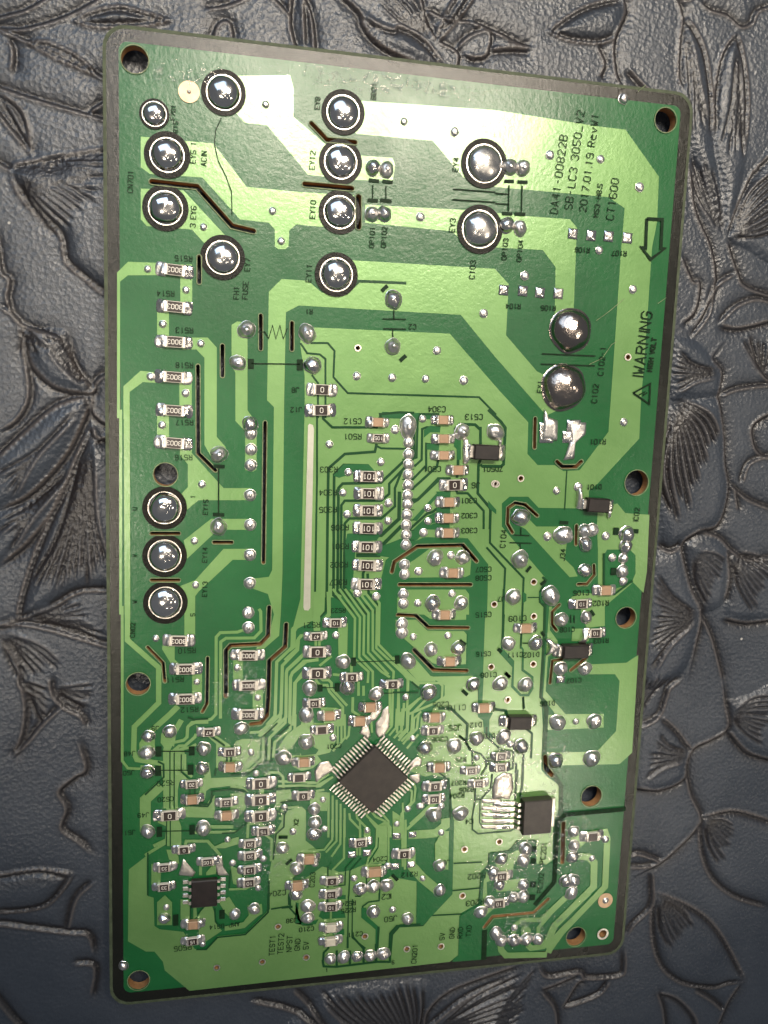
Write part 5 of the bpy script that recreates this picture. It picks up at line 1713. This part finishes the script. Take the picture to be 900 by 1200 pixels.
# upper right
LF = [(600, 50), (590, 150), (585, 260), (600, 420), (640, 560), (700, 700), (745, 810), (720, 620), (705, 500), (710, 380), (690, 200), (640, 90)]
petal('L7', LF, 0.4, 3)
R('L7', [(575, -20), (600, 50), (590, 150), (585, 260), (600, 320)])
R('L7', [(610, 55), (650, 100), (690, 200), (710, 380), (705, 480)], side=-1)
LF = [(790, 110), (740, 180), (715, 300), (705, 480), (740, 660), (750, 840), (790, 700), (830, 500), (835, 300), (810, 160)]
petal('L7', LF, 0.4, 3)
R('L7', [(795, 105), (740, 185), (712, 320), (706, 480)], side=1)
R('L7', [(795, 105), (820, 200), (835, 350), (820, 520)], side=-1)
fan('L7', (795, 130), (715, 560), (820, 560), 6, 0.05)
fan('L7', (610, 80), (610, 470), (700, 480), 5, 0.05)
fan('L7', (745, 850), (610, 560), (700, 560), 6, 0.1)
R('L7', [(620, 560), (640, 740), (690, 860), (710, 960), (700, 1040), (620, 1190)])
R('L7', [(750, 845), (790, 960), (820, 1010), (930, 1050)])
R('L7', [(750, 820), (800, 700), (850, 600), (930, 520)], side=-1)
fan('L7', (755, 840), (930, 560), (930, 830), 9, 0.15, amp=0.5)
petal('L7', [(755, 840), (850, 610), (930, 520), (930, 900), (830, 880)], 0.45, 3)
R('L7', [(730, 1140), (790, 1080), (860, 1055), (930, 1070)])
R('L7', [(730, 1140), (800, 1150), (930, 1120)], side=-1)
R('L7', [(630, 1190), (690, 1110), (720, 1010), (790, 960)])
R('L7', [(590, 900), (630, 990), (655, 1000), (640, 1090), (590, 1140)])
R('L7', [(660, 0), (700, 35), (760, 55), (810, 95), (850, 80), (870, 40), (930, 20)])
R('L7', [(575, -20), (620, 0), (650, -20)])
LF = [(125, 112), (190, 60), (260, 20), (330, 0), (390, -10), (395, 40), (370, 130), (320, 150), (250, 150), (190, 140)]
petal('L7', LF, 0.4, 3)
R('L7', LF[:5], side=-1)
R('L7', LF[6:] + LF[:1], side=-1)
R('L7', [(385, -20), (400, 40), (360, 140), (365, 250), (390, 310)])
R('L7', [(300, 160), (325, 220), (310, 265)])
R('L7', [(415, 240), (450, 280), (500, 330)], side=-1)
R('L7', [(-20, 150), (20, 160), (60, 165)])
# top
R('L8', [(-20, 25), (40, 15), (100, -10)])
R('L8', [(140, -20), (180, 20), (205, 50)])
R('L8', [(205, -20), (200, 60), (215, 130)])
R('L8', [(230, -20), (255, 40), (265, 120), (270, 170)])
R('L8', [(235, 0), (240, 110)])
R('L8', [(0, 110), (15, 65), (40, 60), (50, 100)])
LF = [(330, -20), (390, 40), (400, 70), (440, 120), (520, 160), (600, 170), (560, 120), (490, 75), (430, 50)]
petal('L8', LF, 0.4, 3)
R('L8', [(320, -30), (385, 30), (400, 72), (440, 118), (520, 160), (600, 190)], side=-1)
R('L8', [(400, 45), (440, 70), (475, 80), (490, 70), (550, 100), (610, 170)], side=-1)
fan('L8', (590, 110), (420, -10), (520, -20), 6, 0.1)
R('L8', [(540, -20), (560, 60), (590, 112)])
R('L8', [(590, 112), (640, 60), (690, -10)], side=1)
R('L8', [(585, 105), (610, 40), (640, -10)], side=-1)
petal('L8', [(590, 112), (640, 60), (690, -10), (640, -20), (610, 40)], 0.45, 2)
R('L8', [(590, 112), (640, 140), (640, 180)])
R('L8', [(680, 60), (750, 90), (830, 128)])
R('L8', [(730, 130), (780, 125), (830, 128)], side=-1)
R('L8', [(640, 130), (680, 95), (725, 85), (720, 140), (690, 150), (660, 140)])
R('L8', [(560, 30), (620, 55), (680, 60)])
# the ornament goes on beyond what the picture shows
for i in range(60):
    a = rng.uniform(0, 2 * math.pi)
    c = np.array([10.0, -3.0]) + np.array([math.cos(a), math.sin(a)]) * np.array([90, 112]) * rng.uniform(0.9, 1.1)
    if -72 < c[0] < 92 and -110 < c[1] < 102:
        continue
    d = a + rng.uniform(-0.9, 0.9)
    L = rng.uniform(9, 20)
    e = np.array([math.cos(d), math.sin(d)])
    n2 = np.array([-e[1], e[0]])
    for s in (1, -1):
        l = smooth_line([tuple(c), tuple(c + e * L * 0.4 + n2 * s * L * 0.22), tuple(c + e * L)])
        splat(ridge, l, 0.5, 0.33)
        splat(groove, l + n2 * s * 0.6, 0.5, 0.45)

lowf = np.zeros((NY, NX), np.float32)
for q in range(5):
    kx, ky, ph = rng.uniform(-0.12, 0.12), rng.uniform(-0.12, 0.12), rng.uniform(0, 6.28)
    lowf += 0.06 * np.sin(kx * gx[None, :] + ky * gy[:, None] + ph)
H = lowf * 2 + pillow * 1.7 - halo * 0.5 + ridge * 0.75 - groove * 0.62
edge = np.minimum(np.minimum(gx - GX0, GX1 - gx)[None, :], np.minimum(gy - GY0, GY1 - gy)[:, None])
H = H * np.clip(edge / 4.0, 0, 1)
under = (np.abs(gx)[None, :] < 42) & (np.abs(gy)[:, None] < 70)
H = np.where(under, np.minimum(H, 1.0), np.minimum(H, 1.5))
XX, YY = np.meshgrid(gx, gy)
co = np.stack([XX, YY, H], -1).reshape(-1, 3) * MM
idx = np.arange(NX * NY).reshape(NY, NX)
quads = np.stack([idx[:-1, :-1], idx[:-1, 1:], idx[1:, 1:], idx[1:, :-1]], -1).reshape(-1, 4)
# outer skirt so that the leather goes on past the tooled field
SK = [(-420, -460), (440, -460), (440, 460), (-420, 460)]
inner = [idx[0, 0], idx[0, -1], idx[-1, -1], idx[-1, 0]]
base = NX * NY
co = np.vstack([co, np.array([(x, y, 0) for x, y in SK], float) * MM])
quads = np.vstack([quads, [[inner[i], base + i, base + (i + 1) % 4, inner[(i + 1) % 4]] for i in range(4)]])
lme = bpy.data.meshes.new('leather_surface')
lme.vertices.add(len(co))
lme.vertices.foreach_set('co', co.astype(np.float32).ravel())
lme.loops.add(quads.size)
lme.loops.foreach_set('vertex_index', quads.astype(np.int32).ravel())
lme.polygons.add(len(quads))
lme.polygons.foreach_set('loop_start', np.arange(0, quads.size, 4, dtype=np.int32))
lme.polygons.foreach_set('use_smooth', np.ones(len(quads), bool))
lme.update(calc_edges=True)
at = lme.attributes.new('patina_shade', 'FLOAT', 'POINT')
pat = np.clip(groove * 1.7 + halo * 0.7 - ridge * 0.6, 0, 0.92).reshape(-1)  # dark finish plus painted shade, in grooves and beside outlines
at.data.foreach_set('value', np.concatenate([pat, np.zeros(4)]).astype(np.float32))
wr = lme.attributes.new('wear_highlight', 'FLOAT', 'POINT')  # ridge tops lightened for wear and a painted highlight
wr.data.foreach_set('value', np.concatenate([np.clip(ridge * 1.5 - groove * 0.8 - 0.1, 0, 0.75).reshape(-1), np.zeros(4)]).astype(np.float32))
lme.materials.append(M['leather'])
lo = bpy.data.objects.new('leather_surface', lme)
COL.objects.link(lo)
lo['kind'] = 'structure'
lo['label'] = 'dark blue-grey leather embossed with flowers and leaves'
